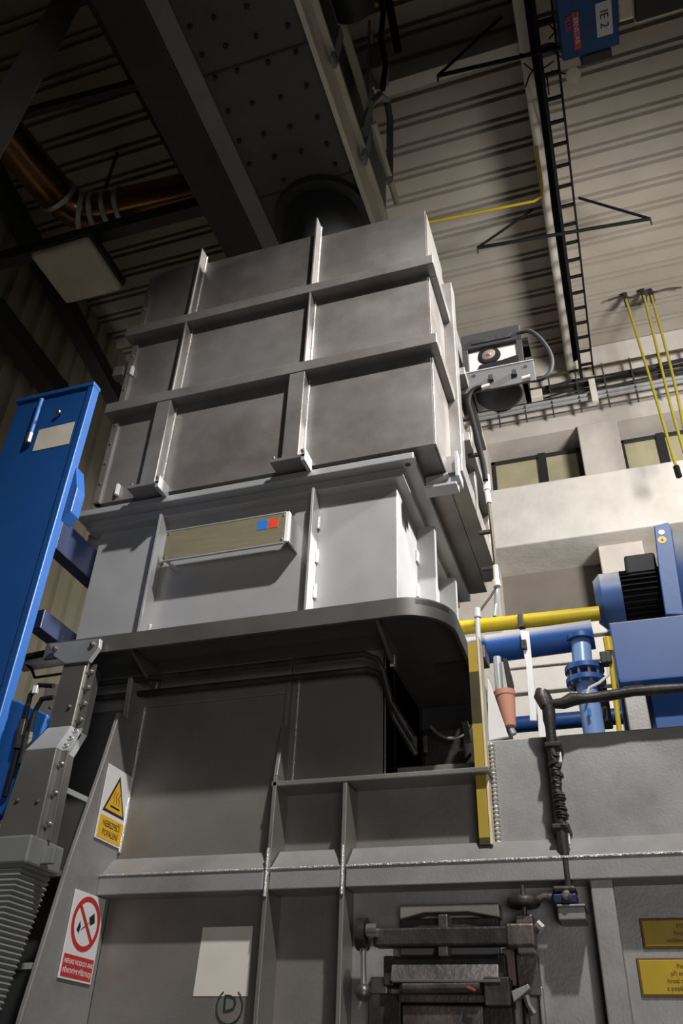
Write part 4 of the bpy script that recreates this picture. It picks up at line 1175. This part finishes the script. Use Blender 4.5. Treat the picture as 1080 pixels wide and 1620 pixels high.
a, c = at(66, 632, Y=Yb - 0.02), at(44, 700, Y=Yb - 0.02)
MB().tube([a, a.lerp(c, 0.8)], 0.012, 10).build('bolt_rod', M['blue'], bc, 0, True)
MB().tube([a.lerp(c, 0.8), c], 0.013, 10).build('rod_end', M['bolt'], bc, 0, True)
p = at(96, 656, Y=Yb)
MB().lathe(p, (0, -1, 0), [(0, 0.006), (0.02, 0.006), (0.02, 0.012), (0.026, 0.010)], 10).build('knob', M['iron'], bc)
# blue arms running back to the hood
for (u, v, h) in ((88, 822, 0.15), (58, 965, 0.085)):
    p = at(u, v, X=-2.12)
    MB().box(-2.14, -2.08, p.y, 3.4, p.z - h, p.z).build('arm', M['navy'], bc, 0.004)  # blue arms coloured near black to carry their shade
MB().prism([at(u, v, Y=Yb + 0.05) for u, v in ((28, 1108), (75, 1130), (50, 1200), (20, 1290), (-60, 1290), (-60, 1108))], (0, 0.06, 0)).build('cylinder_housing', M['blue'], bc, 0.006)
MB().box(xl_ - 0.05, xr_ - 0.06, Yb + 0.03, Yb + 0.2, 0, 2.7).build('column_base', M['blue_dark'], bc)

# hydraulic hoses by the column
hz = thing('hydraulic_hoses', 'black hydraulic hoses with fittings between the blue column and the grey duct', 'hose', at(40, 1200, Y=2.3))
for path in (((85, 1085), (62, 1084), (48, 1100), (38, 1140), (28, 1185), (8, 1260)), ((85, 1103), (66, 1106), (54, 1128), (46, 1160), (36, 1210), (18, 1270))):
    pp = [at(u, v, Y=2.24) for u, v in path]
    MB().tube(pp, 0.009, 8).build('hose', M['black'], hz, 0, True)
    MB().tube([pp[3], pp[4]], 0.016, 8).build('hose_fitting', M['soot'], hz, 0, True)
    MB().tube([pp[-1], pp[-1].lerp(pp[-2], 0.9)], 0.008, 8).build('tube', M['cable_grey'], hz)
p = at(58, 1092, Y=2.24)
MB().box(p.x - 0.008, p.x + 0.008, p.y - 0.012, p.y + 0.0, p.z - 0.014, p.z + 0.014).build('fitting_tag', M['white'], hz)
# pale hoop and bar behind
hp = thing('hood_hoop', 'pale curved hoop and dark bar behind the blue column, left of the shelf', 'hoop', at(80, 1070, Y=2.6))
pp = [at(u, v, Y=2.6) for u, v in ((40, 1062), (46, 1072), (52, 1085), (54, 1105))]
MB().tube([at(u, v, Y=2.62) for u, v in ((38, 1052), (60, 1048), (110, 1040))], 0.03, 12).build('hoop', M['beam_white'], hp, 0, True)
MB().tube([at(u, v, Y=2.58) for u, v in ((38, 1040), (110, 1026))], 0.014, 8).build('bar', M['black'], hp)
MB().tube([at(u, v, Y=2.6) for u, v in ((40, 1050), (50, 1058), (55, 1072), (110, 1064))], 0.006, 8).build('bar', M['black'], hp)

# cable / air duct in the corner
gd = thing('grey_duct', 'angular grey sheet metal duct with bolted side flange ending in ribbed bellows', 'duct', at(60, 1336, Y=2.05))
xA, xB = -1.832, -1.738
DG = M['duct_grey']
prof = [(2.27, 2.842), (2.27, 2.606), (2.13, 2.475), (2.05, 2.18)]
MB().prism([(0, y, z) for y, z in prof] + [(0, y + 0.10, z) for y, z in reversed(prof)], (1, 0, 0)).v
def seg(i, m):
    (ya, za), (yb_, zb4) = prof[i], prof[i + 1]
    sh0 = 0.0
    xs = [(-1.832, -1.738), (-1.832, -1.738), (-1.785, -1.668), (-1.74, -1.60)]
    (a0, a1), (c0, c1) = xs[i], xs[i + 1]
    mb = MB()
    mb.add([(a0, ya, za), (a1, ya, za), (a1, ya + 0.1, za), (a0, ya + 0.1, za), (c0, yb_, zb4), (c1, yb_, zb4), (c1, yb_ + 0.1, zb4), (c0, yb_ + 0.1, zb4)],
           [(0, 1, 2, 3), (4, 7, 6, 5), (0, 4, 5, 1), (1, 5, 6, 2), (2, 6, 7, 3), (3, 7, 4, 0)])
    mb.build('duct_section', m, gd, 0.003)
    fl = MB()
    fl.add([(a1, ya + 0.03, za), (a1 + 0.024, ya + 0.03, za), (c1 + 0.024, yb_ + 0.03, zb4), (c1, yb_ + 0.03, zb4),
            (a1, ya + 0.036, za), (a1 + 0.024, ya + 0.036, za), (c1 + 0.024, yb_ + 0.036, zb4), (c1, yb_ + 0.036, zb4)],
           [(0, 1, 2, 3), (7, 6, 5, 4), (0, 4, 5, 1), (1, 5, 6, 2), (2, 6, 7, 3), (3, 7, 4, 0)])
    fl.build('side_flange', m, gd, 0.001)
    nb = (4, 3, 3)[i]
    for k in range(nb):
        t = (k + 0.5) / nb
        P_ = Vector((a1 + 0.014, ya + 0.03, za)).lerp(Vector((c1 + 0.014, yb_ + 0.03, zb4)), t)
        MB().lathe(P_, (0, -1, 0), [(0, 0.007), (0.006, 0.007), (0.01, 0.004), (0.018, 0.004)], 8).build('bolt', M['bolt'], gd)
seg(0, DG)
seg(1, M['steel_grey'])
seg(2, DG)
for (u, v) in ((80, 1120), (110, 1118), (28, 1266), (60, 1268)):
    p = at(u, v, Y=2.268 if v < 1200 else 2.08)
    MB().lathe(p, (0, -1, 0), [(0, 0.007), (0.006, 0.006), (0.008, 0.002)], 8).build('bolt', M['iron'], gd)
a = [at(u, v, Y=2.262) for u, v in ((77, 1019), (158, 1010), (156, 1024), (140, 1046), (103, 1050), (85, 1038))]
MB().prism(a, (0, 0.02, 0)).build('head_plate', M['steel_grey'], gd, 0.002)
for (u, v) in ((88, 1027), (147, 1020)):
    p = at(u, v, Y=2.262)
    MB().lathe(p, (0, -1, 0), [(0, 0.010), (0.01, 0.010), (0.013, 0.004)], 6).build('bolt', M['iron'], gd)
# collar and bellows
zc0, zc1 = 2.18, 2.105
MB().box(-1.86, -1.585, 2.01, 2.17, zc1, zc0).build('collar', M['steel_grey'], gd, 0.006)
MB().box(-1.585, -1.545, 2.07, 2.085, zc1 + 0.01, zc0 - 0.02).build('collar_tab', M['steel_grey'], gd, 0.002)
be = MB()
nz = 44
vv, ff = [], []
for i in range(nz * 2 + 1):
    z = zc1 - 0.007 * i
    o_ = 0.006 if i % 2 else 0.0
    yo = -0.00045 * i
    xo = -0.0010 * i
    vv += [(-1.86 + o_ + xo, 2.02 + o_ + yo, z), (-1.60 - o_ + xo, 2.02 + o_ + yo, z), (-1.60 - o_ + xo, 2.16 - o_ + yo, z), (-1.86 + o_ + xo, 2.16 - o_ + yo, z)]
for i in range(nz * 2):
    for k in range(4):
        ff.append((i * 4 + k, i * 4 + (k + 1) % 4, (i + 1) * 4 + (k + 1) % 4, (i + 1) * 4 + k))
be.add(vv, ff).build('bellows', M['steel_grey'], gd)
# stay bars from the duct to the buttress
for (pa, pb2) in (((92, 1245), (150, 1272)), ((75, 1382), (112, 1382)), ((12, 1530), (66, 1528))):
    A, B = at(*pa, X=-1.80), at(*pb2, X=-1.705)
    MB().tube([A, B], 0.012, 4).build('stay_bar', M['steel_grey'], gd)


# ---------------------------------------------------------------- small pieces belong to the part that carries them
def carry(root, part, pieces):
    kids = [o for o in COL.objects if o.parent == root]
    base = [o for o in kids if o.name.split('.')[0] == part]
    for o in kids:
        if base and o.name.split('.')[0] in pieces:
            o.parent = base[0]
            o.matrix_parent_inverse = Matrix.Identity(4)


carry(duct, 'duct_elbow', ('joint_band',))
carry(dr, 'lever', ('lever_knob',))
carry(dr, 'crossbar', ('crossbar_end', 'end_pin', 'end_lug'))
carry(dr, 'door_leaf', ('leaf_edge', 'red_cap'))
carry(vl, 'cock_body', ('cock_screw', 'cock_cap'))
carry(vl, 'bracket', ('bracket_top',))
carry(vl, 'riser', ('tar_wrapping', 'clamp_tag'))
carry(fn, 'motor', ('cooling_fins', 'terminal_box'))
carry(fn, 'plenum', ('plenum_flange',))
carry(dv, 'bracket_plate', ('bracket_lip', 'slot_hole', 'clamp_block'))
carry(dv, 'body', ('body_cheek', 'dial', 'dial_ring'))
carry(dv, 'lid', ('lid_groove',))
carry(uh, 'edge_strip', ('screw', 'latch'))
carry(uh, 'clip', ('clip_edge',))
carry(lh, 'rib', ('stitch_weld',))
carry(lh, 'flange', ('flange_hole', 'step_frame'))
carry(npl, 'plate', ('screw', 'rim', 'end_fold'))
carry(bc, 'bolt_rod', ('rod_end',))
carry(bc, 'front_plate', ('inspection_plate', 'knob'))
carry(gd, 'collar', ('collar_tab',))
carry(gd, 'side_flange', ('bolt',))
carry(hb, 'tag_plate', ('lettering',))
carry(hb, 'logo_band', ('logo_lettering',))
for sg in (ws, ps):
    carry(sg, 'text_field', ('lettering',))
carry(ws, 'triangle_field', ('heat_wave', 'pictogram_bar'))
carry(pl, 'bottom_plate', ('plate_seam',))
carry(fu, 'shelf_lip', ('gusset',))
carry(fu, 'buttress', ('buttress_edge',))
